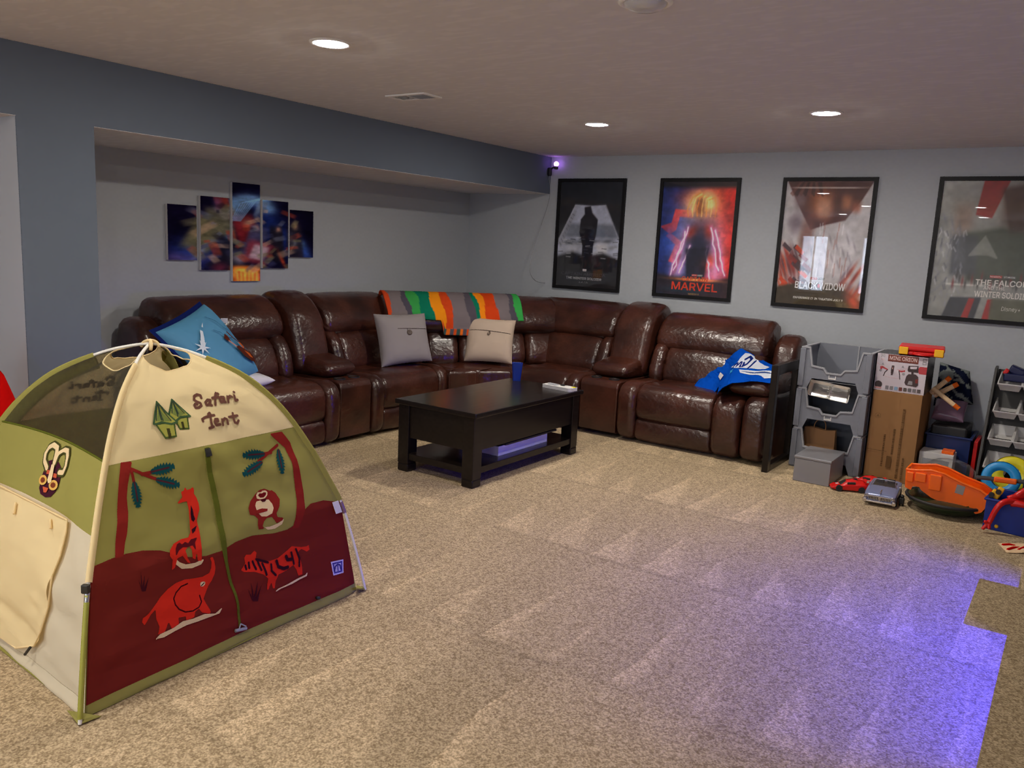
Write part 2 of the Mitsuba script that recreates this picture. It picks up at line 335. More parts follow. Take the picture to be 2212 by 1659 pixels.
# clip lamp with a violet bulb on the soffit end, and its cord
k = thing('clip_lamp', 'small black clip lamp with a glowing violet bulb at the soffit end', 'lamp')
add(k + '__clip', rbox(1.012, 1.05, -.075, -.035, 2.255, 2.335, .012), 'black_plastic', 40)
add(k + '__arm', tube([(1.04, -.055, 2.32), (1.07, -.056, 2.335), (1.10, -.058, 2.335)], .008), 'black_plastic', True)
add(k + '__socket', lathe([(.0001, 2.318), (.018, 2.318), (.02, 2.33), (.02, 2.345), (.0001, 2.345)], (1.105, -.058, 0), 20), 'black_plastic', 30)
bk = numbered(k + '__bulb')
bm = trimesh.creation.icosphere(2, .026); bm.apply_translation((1.105, -.058, 2.368))
scene[bk] = {**mikit.ply(bm, 'white_plastic', True), 'emitter': {'type': 'area', 'radiance': rgb((2.2, .85, 4.5))}}
add(k + '__cord', tube(smoothline([(1.03, -.055, 2.262), (1.02, -.045, 2.23), (1.016, -.02, 2.19), (1.016, -.006, 2.08), (1.016, -.006, 1.2)], 30), .003, 6), 'grey_light', True)

# ------------------------------------------------------------------ posters
def img_blob(I, u, v, cu, cv, ru, rv, col, a=1.0, ang=0., p=2.):
    c, s = math.cos(ang), math.sin(ang); x, y = (u - cu), (v - cv); X, Y = (c * x + s * y) / ru, (-s * x + c * y) / rv
    w = a * np.exp(-(np.abs(X) ** p + np.abs(Y) ** p)); I[:] = I * (1 - w[..., None]) + w[..., None] * np.array(col) / 255.
def img_poly(I, u, v, pts, col, a=1., soft=.01):
    import shapely
    P = Polygon(pts); g = shapely.points(u.ravel(), v.ravel()); d = shapely.distance(P, g).reshape(u.shape); ins = shapely.contains(P, g).reshape(u.shape)
    w = a * np.where(ins, 1, np.exp(-(d / soft) ** 2)); I[:] = I * (1 - w[..., None]) + w[..., None] * np.array(col) / 255.
def img_stroke(I, u, v, pts, w, col, a=1.):
    import shapely
    d = shapely.distance(LineString(pts), shapely.points(u.ravel(), v.ravel())).reshape(u.shape); k = a * np.exp(-(d / w) ** 2); I[:] = I * (1 - k[..., None]) + k[..., None] * np.array(col) / 255.
def nz(u, v, f, s): return meshkit.fbm(np.stack([u * f, v * f * 1.5, 0 * u + s], -1), 4, s)
def to_lin(I): return np.where(I <= .04045, I / 12.92, ((np.clip(I, 0, 1) + .055) / 1.055) ** 2.4)
def art_night(u, v):
    I = np.zeros(u.shape + (3,)) + np.array([30, 32, 40]) / 255
    img_poly(I, u, v, [(.26, .775), (.52, .765), (.74, .775), (1.0, .44), (1.0, .30), (.0, .28), (.0, .42)], (186, 191, 212), 1, .012)
    I *= (1 + .25 * (nz(u, v, 6, 3) - .5))[..., None]
    img_poly(I, u, v, [(.17, .58), (.88, .58), (.93, .50), (.10, .50)], (92, 98, 112), .7, .03)
    for i in range(9):
        img_blob(I, u, v, .1 + .1 * i, .42 + .03 * math.sin(3 * i), .09, .018, (70, 74, 84) if i % 2 else (150, 152, 162), .7, .1)
    img_blob(I, u, v, .72, .37, .1, .06, (225, 225, 232), .85, 0, 4); img_blob(I, u, v, .25, .36, .16, .05, (190, 190, 198), .7)
    img_poly(I, u, v, [(0, .0), (1, 0), (1, .25), (.75, .31), (.5, .27), (.25, .31), (0, .26)], (26, 26, 30), .95, .03)
    img_poly(I, u, v, [(.42, .75), (.50, .76), (.53, .70), (.62, .64), (.61, .52), (.57, .40), (.57, .26), (.42, .26), (.42, .40), (.36, .52), (.37, .64), (.43, .69)], (24, 22, 32), .98, .012)
    for i in range(9): img_stroke(I, u, v, [(.03 + .024 * i, .42 + .034 * i), (.055 + .024 * i, .395 + .036 * i)], .005, (70, 72, 84), .8)
    img_stroke(I, u, v, [(.0, .43), (.26, .775)], .007, (190, 192, 205), .8); img_stroke(I, u, v, [(.99, .45), (.74, .775)], .006, (150, 152, 165), .8)
    random.seed(2)
    for i in range(40): x, y = random.random(), .28 + .2 * random.random(); img_stroke(I, u, v, [(x, y), (x + .07, y + .012 * (random.random() - .5))], .005, (205, 206, 214) if i % 2 else (74, 76, 88), .6)
    img_poly(I, u, v, [(.0, .44), (.24, .72), (.27, .72), (.05, .38)], (150, 152, 165), .55, .012)
    return I * (.88 + .24 * nz(u, v, 14, 5))[..., None]
def art_flare(u, v):
    w = np.clip((u - .45) * 3, 0, 1)[..., None]
    I = (1 - w) * np.array([16, 34, 96]) / 255 + w * np.array([186, 30, 24]) / 255
    I *= (.55 + .9 * nz(u, v, 5, 8))[..., None]
    img_poly(I, u, v, [(.02, .60), (.16, .63), (.2, .75), (.44, .74), (.44, .69), (.26, .70), (.22, .58), (.10, .52), (.24, .45), (.16, .3), (.22, .29), (.32, .46)], (176, 34, 36), .9)
    img_poly(I, u, v, [(.98, .57), (.80, .62), (.80, .58), (.92, .54), (.8, .49), (.82, .46)], (170, 30, 30), .9)
    img_blob(I, u, v, .12, .48, .12, .12, (20, 60, 150), .7); img_blob(I, u, v, .52, .86, .3, .10, (196, 50, 24), .7)
    for cu, cv, ru, rv, c, a, an in [(.55, .50, .32, .30, (225, 190, 215), .75, .1), (.30, .28, .10, .24, (200, 170, 225), .8, -.35), (.80, .30, .10, .26, (205, 165, 220), .8, .25), (.56, .80, .21, .12, (255, 190, 100), .95, 0), (.56, .82, .16, .08, (255, 225, 160), .8, 0)]:
        img_blob(I, u, v, cu, cv, ru, rv, c, a, an, 2.2)
    img_blob(I, u, v, .55, .43, .20, .25, (24, 28, 52), .97, .05, 3.); img_blob(I, u, v, .53, .79, .07, .09, (120, 62, 36), .85, .1, 3.)
    img_blob(I, u, v, .44, .56, .1, .05, (130, 40, 30), .8, .5); img_blob(I, u, v, .68, .57, .08, .06, (150, 44, 34), .8, -.5)
    img_blob(I, u, v, .27, .30, .035, .14, (120, 30, 40), .85, -.35); img_blob(I, u, v, .82, .34, .035, .13, (130, 34, 40), .85, .25); img_blob(I, u, v, .68, .30, .1, .06, (214, 66, 34), .9, .3)
    random.seed(3)
    for x0, y0, x1, y1 in ((.40, .60, .24, .22), (.36, .56, .18, .16), (.70, .60, .84, .24), (.76, .58, .92, .20), (.66, .42, .74, .16), (.44, .44, .30, .20)):
        p = [(x0 + (x1 - x0) * t + .03 * (random.random() - .5), y0 + (y1 - y0) * t) for t in np.linspace(0, 1, 9)]
        img_stroke(I, u, v, p, .022, (190, 120, 190), .6); img_stroke(I, u, v, p, .007, (255, 235, 245), .9)
    for i in range(7): img_stroke(I, u, v, [(.52 + .02 * i, .90 - .01 * i), (.42 + .05 * i, .86), (.36 + .065 * i, .76), (.38 + .06 * i, .70)], .008, (255, 214, 130) if i % 2 else (220, 140, 60), .6)
    img_poly(I, u, v, [(.40, .40), (.68, .42), (.64, .14), (.44, .14)], (18, 20, 36), .8, .02)
    img_poly(I, u, v, [(0, 0), (1, 0), (1, .16), (.7, .11), (.4, .13), (0, .16)], (30, 22, 30), .93, .03); img_blob(I, u, v, .4, .05, .3, .025, (14, 46, 60), .7); img_blob(I, u, v, .55, .145, .3, .012, (255, 150, 70), .9)
    img_poly(I, u, v, [(0, .97), (1, .97), (1, 1), (0, 1)], (16, 12, 22), .9, .03)
    return np.clip(I * (1.05 + .5 * nz(u, v, 16, 2))[..., None], 0, 1)
def art_shards(u, v):
    I = np.zeros(u.shape + (3,)) + np.array([176, 172, 176]) / 255
    img_poly(I, u, v, [(.03, .99), (.98, .99), (.88, .86), (.72, .70), (.5, .66), (.34, .62), (.2, .78)], (70, 34, 36), .97, .01)
    img_blob(I, u, v, .43, .83, .14, .12, (150, 84, 52), .9, 0, 3); img_blob(I, u, v, .47, .78, .09, .09, (196, 150, 128), .8, 0, 3)
    img_blob(I, u, v, .72, .83, .06, .06, (165, 105, 75), .85, 0, 3); img_blob(I, u, v, .83, .80, .05, .05, (140, 70, 50), .85, 0, 3); img_blob(I, u, v, .18, .85, .07, .07, (120, 100, 108), .8, .4, 3)
    img_blob(I, u, v, .16, .66, .08, .08, (120, 104, 116), .9, .6, 3); img_blob(I, u, v, .30, .55, .08, .16, (112, 60, 44), .85, -.1, 3)
    random.seed(4)
    for i in range(26):
        a = .9 + .3 * random.random(); cu = .02 + .36 * random.random() * (1 - i / 40); cv = .42 - .3 * random.random()
        img_blob(I, u, v, cu, cv, .09, .014, [(150, 40, 30), (96, 32, 34), (190, 70, 36), (80, 50, 60)][i % 4], .9, -a)
    for i in range(18):
        img_blob(I, u, v, .72 + .28 * random.random(), .06 + .22 * random.random() , .09, .016, [(190, 80, 50), (120, 34, 34), (92, 66, 84)][i % 3], .9, .9)
    img_blob(I, u, v, .62, .42, .2, .18, (196, 190, 196), .6, 0, 4); img_blob(I, u, v, .78, .55, .1, .16, (206, 204, 210), .6)
    for i in range(10): img_blob(I, u, v, .5 + .04 * i, .34 + .05 * ((i * 7) % 5), .012, .05, (120, 112, 124), .5, .5)
    random.seed(9)
    for i in range(34): x, y = .36 + .5 * random.random(), .30 + .38 * random.random(); img_stroke(I, u, v, [(x, y), (x + .02 * (random.random() - .5), y - .05 - .05 * random.random())], .006, [(228, 226, 230), (120, 110, 122), (150, 96, 88)][i % 3], .55)
    for i in range(22): x, y = .02 + .3 * random.random(), .14 + .34 * random.random(); img_poly(I, u, v, [(x, y), (x + .09, y - .05), (x + .11, y - .03), (x + .02, y + .025)], [(122, 34, 30), (70, 28, 32), (196, 66, 34), (60, 40, 50)][i % 4], .9, .004)
    for i in range(8): img_poly(I, u, v, [(.06 + .05 * i, .90), (.16 + .03 * i, .985), (.2 + .03 * i, .985), (.09 + .05 * i, .88)], (44, 24, 28) if i % 2 else (104, 60, 54), .6, .006)
    img_poly(I, u, v, [(0, 0), (1, 0), (1, .04), (.75, .15), (.5, .17), (.22, .16), (0, .12)], (52, 40, 24), .96, .02)
    img_blob(I, u, v, .92, .05, .12, .06, (206, 76, 36), .9, -.7); img_blob(I, u, v, .5, .945, .42, .006, (214, 208, 206), .7, 0, 6)
    return np.clip(I * (.95 + .3 * nz(u, v, 12, 6))[..., None], 0, 1)
def art_pale(u, v):
    I = np.zeros(u.shape + (3,)) + np.array([152, 154, 152]) / 255
    I *= (.8 + .4 * nz(u, v, 4, 11))[..., None]
    img_poly(I, u, v, [(.40, 1.0), (.62, 1.0), (.50, .74), (.36, .76)], (150, 40, 38), .95); img_poly(I, u, v, [(.80, 1.), (1, 1), (1, .7), (.78, .82)], (96, 30, 32), .9)
    img_blob(I, u, v, .72, .80, .14, .12, (92, 66, 58), .8, 0, 3); img_blob(I, u, v, .24, .72, .10, .12, (150, 122, 108), .7, 0, 3)
    img_poly(I, u, v, [(.3, .60), (.62, .64), (1, .60), (1, .30), (.36, .30)], (66, 74, 60), .9, .03); img_poly(I, u, v, [(.18, .58), (.38, .58), (.40, .34), (.2, .34)], (70, 74, 84), .85, .03)
    img_poly(I, u, v, [(.34, .46), (.47, .60), (.60, .45), (.52, .47), (.42, .47)], (170, 172, 168), .6, .008)
    for i in range(16): img_blob(I, u, v, .06 + .08 * ((i * 5) % 3), .2 + .035 * i, .05, .012, (120, 124, 136), .55, .6 + .1 * i)
    random.seed(5)
    for i in range(60): x, y = .02 + .26 * random.random(), .1 + .56 * random.random(); img_stroke(I, u, v, [(x, y), (x + .05 * (random.random() - .3), y - .03)], .007, [(206, 208, 216), (96, 98, 112), (150, 152, 164)][i % 3], .6)
    img_stroke(I, u, v, [(.16, .245), (.62, .245)], .008, (220, 220, 216), .8); img_poly(I, u, v, [(.60, .92), (.86, .96), (.98, .84), (.90, .66), (.70, .66)], (70, 48, 42), .8, .03)
    for i in range(24): img_blob(I, u, v, .22 + .03 * i, .25 + .02 * ((i * 7) % 4), .012, .035, (56, 54, 56) if i % 3 else (120, 40, 44), .8)
    img_poly(I, u, v, [(.22, .14), (.5, .15), (.46, 0), (.16, 0)], (52, 56, 66), .95); img_poly(I, u, v, [(.40, .14), (.44, .14), (.40, 0), (.35, 0)], (170, 34, 34), .95); img_poly(I, u, v, [(.58, .14), (.62, .14), (.60, 0), (.55, 0)], (170, 34, 34), .95)
    img_poly(I, u, v, [(.62, .14), (1, .14), (1, 0), (.62, 0)], (92, 94, 76), .9, .02)
    return I * (.9 + .2 * nz(u, v, 14, 9))[..., None]
def poster(label, x0, x1, zb, zt, art, texts, nu=150):
    k = thing('framed_poster', label, 'poster', 'framed posters along the wall')
    w, d = .030, .026
    for p in ([(x0, zb), (x0 + w, zb + w), (x0 + w, zt - w), (x0, zt)], [(x1, zb), (x1, zt), (x1 - w, zt - w), (x1 - w, zb + w)], [(x0, zt), (x0 + w, zt - w), (x1 - w, zt - w), (x1, zt)], [(x0, zb), (x1, zb), (x1 - w, zb + w), (x0 + w, zb + w)]):
        add(k + '__frame_bar', front(extrude(Polygon(p), d), 0, -.002, 0), 'black_frame')
    a0, a1, b0, b1 = x0 + w - .004, x1 - w + .004, zb + w - .004, zt - w + .004
    nv = int(nu * (b1 - b0) / (a1 - a0)); U, V = np.meshgrid(np.linspace(0, 1, nu), np.linspace(0, 1, nv), indexing='ij')
    P = np.stack([a0 + U * (a1 - a0), V * 0 - .010, b0 + V * (b1 - b0)], -1).reshape(-1, 3)
    pk = add(k + '__print', tm(P, grid_faces(nu, nv)), 'poster_print', color=to_lin(art(U, V)).reshape(-1, 3))
    X, Z = lambda u: a0 + u * (a1 - a0), lambda v: b0 + v * (b1 - b0)
    lay = []
    for kind, u, v, wid, hh, col, *s in texts:
        if kind == 'rect': lay.append((sbox(X(u) - wid / 2, Z(v) - hh / 2, X(u) + wid / 2, Z(v) + hh / 2), lin(*col)))
        else: lay.append((centered(textpoly(kind, hh, bool(s)), X(u), Z(v), wid), lin(*col)))
    m, c = decal(lay, lambda a, b, o: np.stack([a, 0 * a - .010 - o, b], -1), None, .0002, .0006)
    add(pk + '__lettering', m, 'poster_print', color=c)
    add(k + '__glass_pane', tm([[a0, -.018, b0], [a1, -.018, b0], [a1, -.018, b1], [a0, -.018, b1]], [[0, 1, 2], [0, 2, 3]]), 'pane_glass')
ZB, ZT = 1.161, 2.231
poster('dark framed poster, leftmost of four, pale grey opening around a dark upright shape', 1.1185, 1.866, ZB, ZT, art_night,
       [('rect', .47, .165, .042, .022, (215, 215, 220)), ('MARVEL', .47, .165, .036, .008, (150, 30, 30)), ('CAPTAIN AMERICA', .45, .125, .50, .028, (58, 58, 66), 1), ('THE WINTER SOLDIER', .46, .085, .40, .022, (172, 172, 178), 1), ('4.4.14', .46, .048, .10, .018, (120, 120, 126))])
poster('black framed poster with glowing red, blue and gold print, second from the left', 2.2186, 2.969, ZB, ZT, art_flare,
       [('rect', .53, .185, .05, .018, (190, 30, 30)), ('rect', .605, .185, .05, .018, (120, 120, 120)), ('MARVEL', .53, .185, .044, .009, (235, 235, 235)), ('STUDIOS', .605, .185, .044, .009, (235, 235, 235)),
        ('CAPTAIN', .54, .150, .25, .040, (214, 76, 40), 1), ('MARVEL', .54, .083, .44, .068, (220, 62, 34), 1), ('MARCH 8', .54, .018, .10, .014, (205, 160, 90))])
poster('framed poster, pale grey with dark maroon top and red shards, third from the left', 3.3354, 4.079, ZB, ZT, art_shards,
       [('rect', .44, .222, .055, .018, (170, 40, 40)), ('rect', .525, .222, .055, .018, (110, 110, 110)), ('MARVEL', .44, .222, .05, .009, (235, 235, 235)), ('STUDIOS', .525, .222, .05, .009, (235, 235, 235)),
        ('BLACK', .36, .165, .185, .055, (228, 226, 228), 1), ('WIDOW', .66, .165, .205, .055, (228, 226, 228), 1), ('rect', .505, .165, .018, .03, (190, 36, 32)), ('EXPERIENCE IT IN THEATERS JULY 9', .51, .060, .40, .016, (228, 224, 220), 1)])
poster('framed poster, pale grey with red diagonal stripe, rightmost and cut by the picture edge', 4.514, 5.262, ZB, ZT, art_pale,
       [('rect', .62, .315, .08, .02, (170, 50, 50)), ('rect', .745, .315, .08, .02, (90, 90, 90)), ('MARVEL', .62, .315, .07, .010, (235, 235, 235)), ('STUDIOS', .745, .315, .07, .010, (235, 235, 235)),
        ('THE FALCON', .68, .27, .34, .04, (222, 218, 214), 1), ('AND THE', .62, .232, .14, .024, (214, 210, 206), 1), ('WINTER SOLDIER', .70, .185, .36, .042, (222, 218, 214), 1), ('Disney+', .80, .085, .12, .03, (206, 204, 196))])

# ------------------------------------------------------------------ five canvas panels
def art_canvas(y, z):
    u, v = (y + 3.571) / 1.374, (z - 1.174) / .758
    I = np.zeros(u.shape + (3,)) + np.array([16, 12, 34]) / 255
    I *= (.6 + .8 * nz(u, v, 5, 21))[..., None]
    B = lambda *a, **k: img_blob(I, u, v, *a, **k)
    B(.15, .28, .14, .14, (36, 60, 150), .8); B(.05, .22, .06, .06, (96, 76, 130), .6); B(.16, .23, .1, .05, (90, 80, 140), .6)
    B(.70, .55, .10, .34, (26, 46, 120), .8, .4); B(.92, .34, .05, .16, (50, 80, 160), .85, .4); B(.90, .40, .03, .04, (110, 160, 200), .6)
    for i in range(9): B(.53 + .15 * math.cos(.5 + .3 * i), .68 + .17 * math.sin(.5 + .3 * i), .05, .05, (110, 150, 200), .75)
    B(.60, .80, .018, .12, (120, 160, 205), .8, -.3); B(.64, .86, .04, .05, (100, 140, 190), .6); B(.38, .46, .025, .14, (80, 125, 180), .8, -.2)
    B(.22, .46, .10, .17, (100, 96, 72), .92, -.4, p=7.); B(.33, .60, .08, .15, (92, 90, 74), .9, .2, p=7.); B(.37, .70, .06, .07, (120, 116, 110), .8, .5, p=7.)
    B(.34, .80, .05, .07, (120, 44, 38), .9, .2, p=7.); B(.31, .78, .03, .08, (90, 70, 130), .5)
    B(.50, .52, .08, .17, (112, 30, 38), .92, .2, p=7.); B(.51, .60, .035, .05, (176, 130, 110), .7); B(.57, .44, .07, .14, (56, 58, 92), .92, -.2, p=7.); B(.575, .56, .022, .035, (150, 120, 120), .8)
    B(.37, .26, .08, .17, (26, 24, 38), .92, -.3, p=7.); B(.40, .46, .03, .06, (130, 60, 50), .85, .2, p=7.); B(.395, .44, .014, .03, (180, 140, 125), .8)
    B(.72, .40, .05, .2, (30, 26, 34), .92, .05, p=7.); B(.73, .55, .018, .03, (175, 130, 115), .8); B(.86, .38, .06, .24, (34, 30, 44), .92, .05, p=7.); B(.855, .60, .022, .04, (190, 150, 120), .85); B(.84, .43, .025, .07, (150, 150, 160), .6, .3)
    B(.76, .22, .015, .1, (150, 50, 34), .8, .3)
    B(.58, .30, .10, .12, (130, 46, 60), .85, -.3, p=7.); B(.59, .30, .06, .08, (170, 168, 182), .7, -.3, p=7.); B(.45, .24, .05, .06, (170, 160, 176), .7)
    B(.50, .07, .11, .09, (235, 120, 40), .95, p=7.); B(.455, .08, .04, .05, (255, 205, 90), .9); B(.58, .05, .04, .04, (170, 60, 70), .7); B(.32, .14, .05, .05, (110, 40, 60), .7); B(.20, .3, .02, .1, (120, 130, 160), .7, -.5)
    random.seed(12)
    for i in range(70):
        x, y = .16 + .72 * random.random(), .12 + .66 * random.random(); w = .01 + .025 * random.random()
        B(x, y, w, w * (1 + 2 * random.random()), [(150, 60, 44), (60, 62, 100), (96, 100, 120), (110, 106, 80), (30, 28, 44), (170, 140, 120)][i % 6], .55, random.random() * 3, p=6.)
    for i in range(7): img_stroke(I, u, v, [(.40 + .01 * i, .62), (.46 + .02 * i, .80 + .01 * i), (.60 + .015 * i, .86)], .006, (120, 165, 215), .6)
    for i in range(12): x = .43 + .013 * i; img_stroke(I, u, v, [(x, .0), (x + .02 * (random.random() - .5), .05 + .09 * random.random())], .012, (255, 190, 80) if i % 2 else (200, 80, 40), .7)
    return np.clip(I * (.95 + .6 * nz(u, v, 22, 3))[..., None], 0, 1)
CV = [(-3.565, -3.325, 1.332, 1.735), (-3.293, -3.036, 1.258, 1.812), (-3.012, -2.750, 1.173, 1.936), (-2.727, -2.466, 1.276, 1.822), (-2.452, -2.196, 1.370, 1.762)]
CVL = ['outer left canvas panel, short, navy with a blue glow', 'tall canvas panel left of the centre one, dark with a reddish top', 'tallest, centre canvas panel, with an orange blaze at its foot', 'tall canvas panel right of the centre one, navy and black', 'outer right canvas panel, short, mostly dark navy']
for (y0, y1, z0, z1), lb in zip(CV, CVL):
    k = thing('canvas_panel', lb, 'canvas print', 'five canvas panels above the sofa')
    add(k + '__canvas_wrap', rbox(.002, .030, y0, y1, z0, z1, .002, 2), 'white_cotton', 30)
    n, m = 60, int(60 * (z1 - z0) / (y1 - y0)); Y, Z = np.meshgrid(np.linspace(y0 + .001, y1 - .001, n), np.linspace(z0 + .001, z1 - .001, m), indexing='ij')
    add(k + '__print', tm(np.stack([0 * Y + .0306, Y, Z], -1).reshape(-1, 3), grid_faces(n, m)), 'print_colors', color=to_lin(art_canvas(Y, Z)).reshape(-1, 3))
# ------------------------------------------------------------------ sectional sofa
# local frame of a wing: w along the wing from the corner, d out from the wall, z up
def to_R(v): return np.stack([v[:, 0], -v[:, 1], v[:, 2]], 1)
def to_L(v): return np.stack([v[:, 1], -v[:, 0], v[:, 2]], 1)
def puff(prof, w0, w1, r=.04, n=56, nm=26, crown=0.0, amp=.004, freq=7, seed=0, wrinkle=0.0, seam=None, spl=True, shear=0.0):
    """an upholstered piece: the closed side outline prof (d, z) swept from w0 to w1, its ends rounded by r"""
    p = closed_spline(prof, n) if spl else np.asarray(prof, float)
    a = .5 * np.sum(p[:, 0] * np.roll(p[:, 1], -1) - np.roll(p[:, 0], -1) * p[:, 1])
    if a < 0: p = p[::-1]
    t = np.roll(p, -1, 0) - np.roll(p, 1, 0); nn = np.stack([t[:, 1], -t[:, 0]], 1); nn /= np.linalg.norm(nn, axis=1, keepdims=True)
    th = np.linspace(0, math.pi / 2, 7)
    ws = np.concatenate([w0 + r * (1 - np.cos(th)), np.linspace(w0 + r, w1 - r, nm)[1:-1], (w1 - r * (1 - np.cos(th)))[::-1]]) if r > 0 else np.linspace(w0, w1, nm)
    ins = np.concatenate([r * (1 - np.sin(th)), np.zeros(nm - 2), (r * (1 - np.sin(th)))[::-1]]) if r > 0 else np.zeros(nm)
    V = []
    for w, i in zip(ws, ins):
        s = (w - w0) / (w1 - w0); g = crown * (4 * s * (1 - s)) ** .6
        q = p + nn * (g - i)
        V.append(np.column_stack([np.full(len(p), w) + shear * (q[:, 0] - .5), q]))
    m, k = len(V), len(p); V = np.concatenate(V); I = np.arange(m * k).reshape(m, k); J = np.roll(I, -1, 1)
    F = np.vstack([np.stack([I[:-1], I[1:], J[1:]], -1).reshape(-1, 3), np.stack([I[:-1], J[1:], J[:-1]], -1).reshape(-1, 3)])
    V = np.vstack([V, V[:k].mean(0), V[(m - 1) * k:m * k].mean(0)]); c0, c1 = len(V) - 2, len(V) - 1
    F = np.vstack([F, np.stack([I[0], J[0], np.full(len(p), c0)], 1), np.stack([J[-1], I[-1], np.full(len(p), c1)], 1)])
    T = tm(V, F[:, ::-1])
    if T.volume < 0: T.faces = T.faces[:, ::-1]
    N = T.vertex_normals
    d = amp * 2 * (meshkit.fbm(V * freq + seed * 7.3, 3, seed) - .5)
    if wrinkle:
        e = np.minimum(np.abs(V[:, 0] - w0), np.abs(V[:, 0] - w1)); d = d + wrinkle * (meshkit.noise(V * [14, 55, 55] + seed) - .5) * 2 * np.exp(-e / .06)
    if seam is not None: d = d - .006 * np.exp(-((V[:, 2] - seam) / .007) ** 2)
    T.vertices = V + N * d[:, None]
    return T
def place(m, fn):
    m = m.copy(); m.vertices = fn(np.asarray(m.vertices)); m = tm(m.vertices, m.faces)
    if m.volume < 0: m = tm(m.vertices, m.faces[:, ::-1])
    return m
SEAT = [(.42, .455), (.62, .475), (.85, .485), (.985, .465), (1.035, .41), (1.045, .32), (1.035, .235), (1.0, .205), (.8, .20), (.42, .25)]
FOOT = [(.75, .03), (1.0, .03), (1.035, .06), (1.04, .13), (1.03, .185), (.99, .212), (.75, .21)]
BOLS = [(.42, .44), (.65, .475), (.88, .492), (1.0, .475), (1.055, .42), (1.07, .32), (1.065, .18), (1.05, .07), (1.0, .03), (.75, .03), (.5, .2)]
LUMB = [(.20, .46), (.50, .45), (.565, .50), (.55, .60), (.50, .71), (.43, .77), (.20, .78)]
BBOL = [(.20, .45), (.54, .44), (.605, .50), (.59, .61), (.54, .72), (.46, .79), (.20, .80)]
HEAD = [(.10, .80), (.22, .755), (.40, .755), (.475, .80), (.475, .88), (.425, .97), (.33, 1.045), (.22, 1.075), (.12, 1.05), (.08, .95)]
LID = [(.40, .50), (.66, .49), (.82, .495), (.875, .53), (.86, .575), (.74, .605), (.52, .64), (.40, .63)]
CBACK = [(.10, .55), (.30, .50), (.56, .50), (.605, .56), (.575, .72), (.52, .90), (.43, 1.02), (.30, 1.09), (.17, 1.095), (.08, 1.03)]
ARMF = [(.14, .03), (.98, .03), (1.045, .06), (1.06, .25), (1.05, .42), (1.0, .495), (.9, .52), (.3, .53), (.14, .5)]
PAD = [(.28, .53), (.80, .515), (.93, .525), (.975, .57), (.945, .625), (.82, .655), (.55, .675), (.32, .66)]
WINGE = [(.08, .45), (.34, .45), (.42, .55), (.43, .72), (.38, .86), (.29, .93), (.16, .935), (.08, .86)]
sofa = thing('sectional_sofa', 'large L-shaped brown leather reclining sectional sofa in the corner', 'sofa')
def recliner(fn, w0, w1, h0, h1, bl=(.14, .2), seed=0, inner=None, head=HEAD):
    r = numbered(sofa + '__recliner')
    scene[r] = mikit.ply(place(rbox(w0 + .01, w1 - .01, .06, .97, .02, .43, .03), fn), 'leather', 30)
    P = lambda n, m: add(r + '__' + n, place(m, fn), 'leather', 55)
    a, b = w0 + bl[0], w1 - bl[1]
    if bl[0]: P('seat_bolster', puff(BOLS, w0 + .004, a, .05, seed=seed, crown=.004, wrinkle=.004, nm=10))
    if bl[1]: P('seat_bolster', puff(BOLS, b, w1 - .004, .05, seed=seed + 1, crown=.004, wrinkle=.004, nm=10))
    P('seat_cushion', puff(SEAT, a - .004, b + .004, .035, seed=seed + 2, crown=.012, wrinkle=.004))
    P('footrest', puff(FOOT, a - .004, b + .004, .03, seed=seed + 3, crown=.006))
    P('back_shell', rbox(h0 + .02, h1 - .02, .05, .24, .08, 1.0, .05))
    P('back_bolster', puff(BBOL, h0 + .005, h0 + .125, .05, seed=seed + 4, wrinkle=.006, nm=10)); P('back_bolster', puff(BBOL, h1 - .125, h1 - .005, .05, seed=seed + 5, wrinkle=.006, nm=10))
    P('lumbar_cushion', puff(LUMB, h0 + .118, h1 - .118, .05, seed=seed + 6, crown=.02, wrinkle=.010, amp=.006))
    P('headrest', puff(head, h0, h1, .06, seed=seed + 7, crown=.012, wrinkle=.006, amp=.005))
def console(fn, w0, w1, b0, b1, seed):
    r = numbered(sofa + '__console')
    scene[r] = mikit.ply(place(puff([(.3, .03), (.99, .03), (1.03, .05), (1.035, .42), (1.02, .465), (.97, .48), (.3, .482)], w0 + .003, w1 - .003, .012, spl=False, amp=.0015, nm=14), fn), 'leather', 40)
    P = lambda n, m, mt='leather': add(r + '__' + n, place(m, fn), mt, 55)
    P('back_pillow', puff(CBACK, b0, b1, .06, seed=seed, crown=.012, amp=.006, seam=.83, nm=20))
    P('armrest_lid', puff(LID, w0 + .01, w1 - .01, .045, seed=seed + 1, crown=.012, wrinkle=.005, nm=18))
    for s in (.27, .73):
        c = w0 + s * (w1 - w0); d = .925
        P('cup_holder', lathe([(.036, .482), (.043, .488), (.047, .486), (.047, .478), (.036, .478), (.035, .483)], (c, d, 0), 28), 'black_plastic')
        P('cup_holder', lathe([(.0001, .4835), (.036, .4835)], (c, d, 0), 24), 'rubber') if False else None
def arm(fn, w0, w1, p0, p1, seed):
    r = numbered(sofa + '__armrest')
    scene[r] = mikit.ply(place(puff(ARMF, w0, w1, .05, seed=seed, crown=.005, nm=12), fn), 'leather', 55)
    P = lambda n, m: add(r + '__' + n, place(m, fn), 'leather', 55)
    P('arm_pad', puff(PAD, p0, p1, .05, seed=seed + 1, crown=.012, wrinkle=.006, nm=18)); P('arm_wing', puff(WINGE, w0 - .01, w1, .055, seed=seed + 2, crown=.008, wrinkle=.005, nm=12))
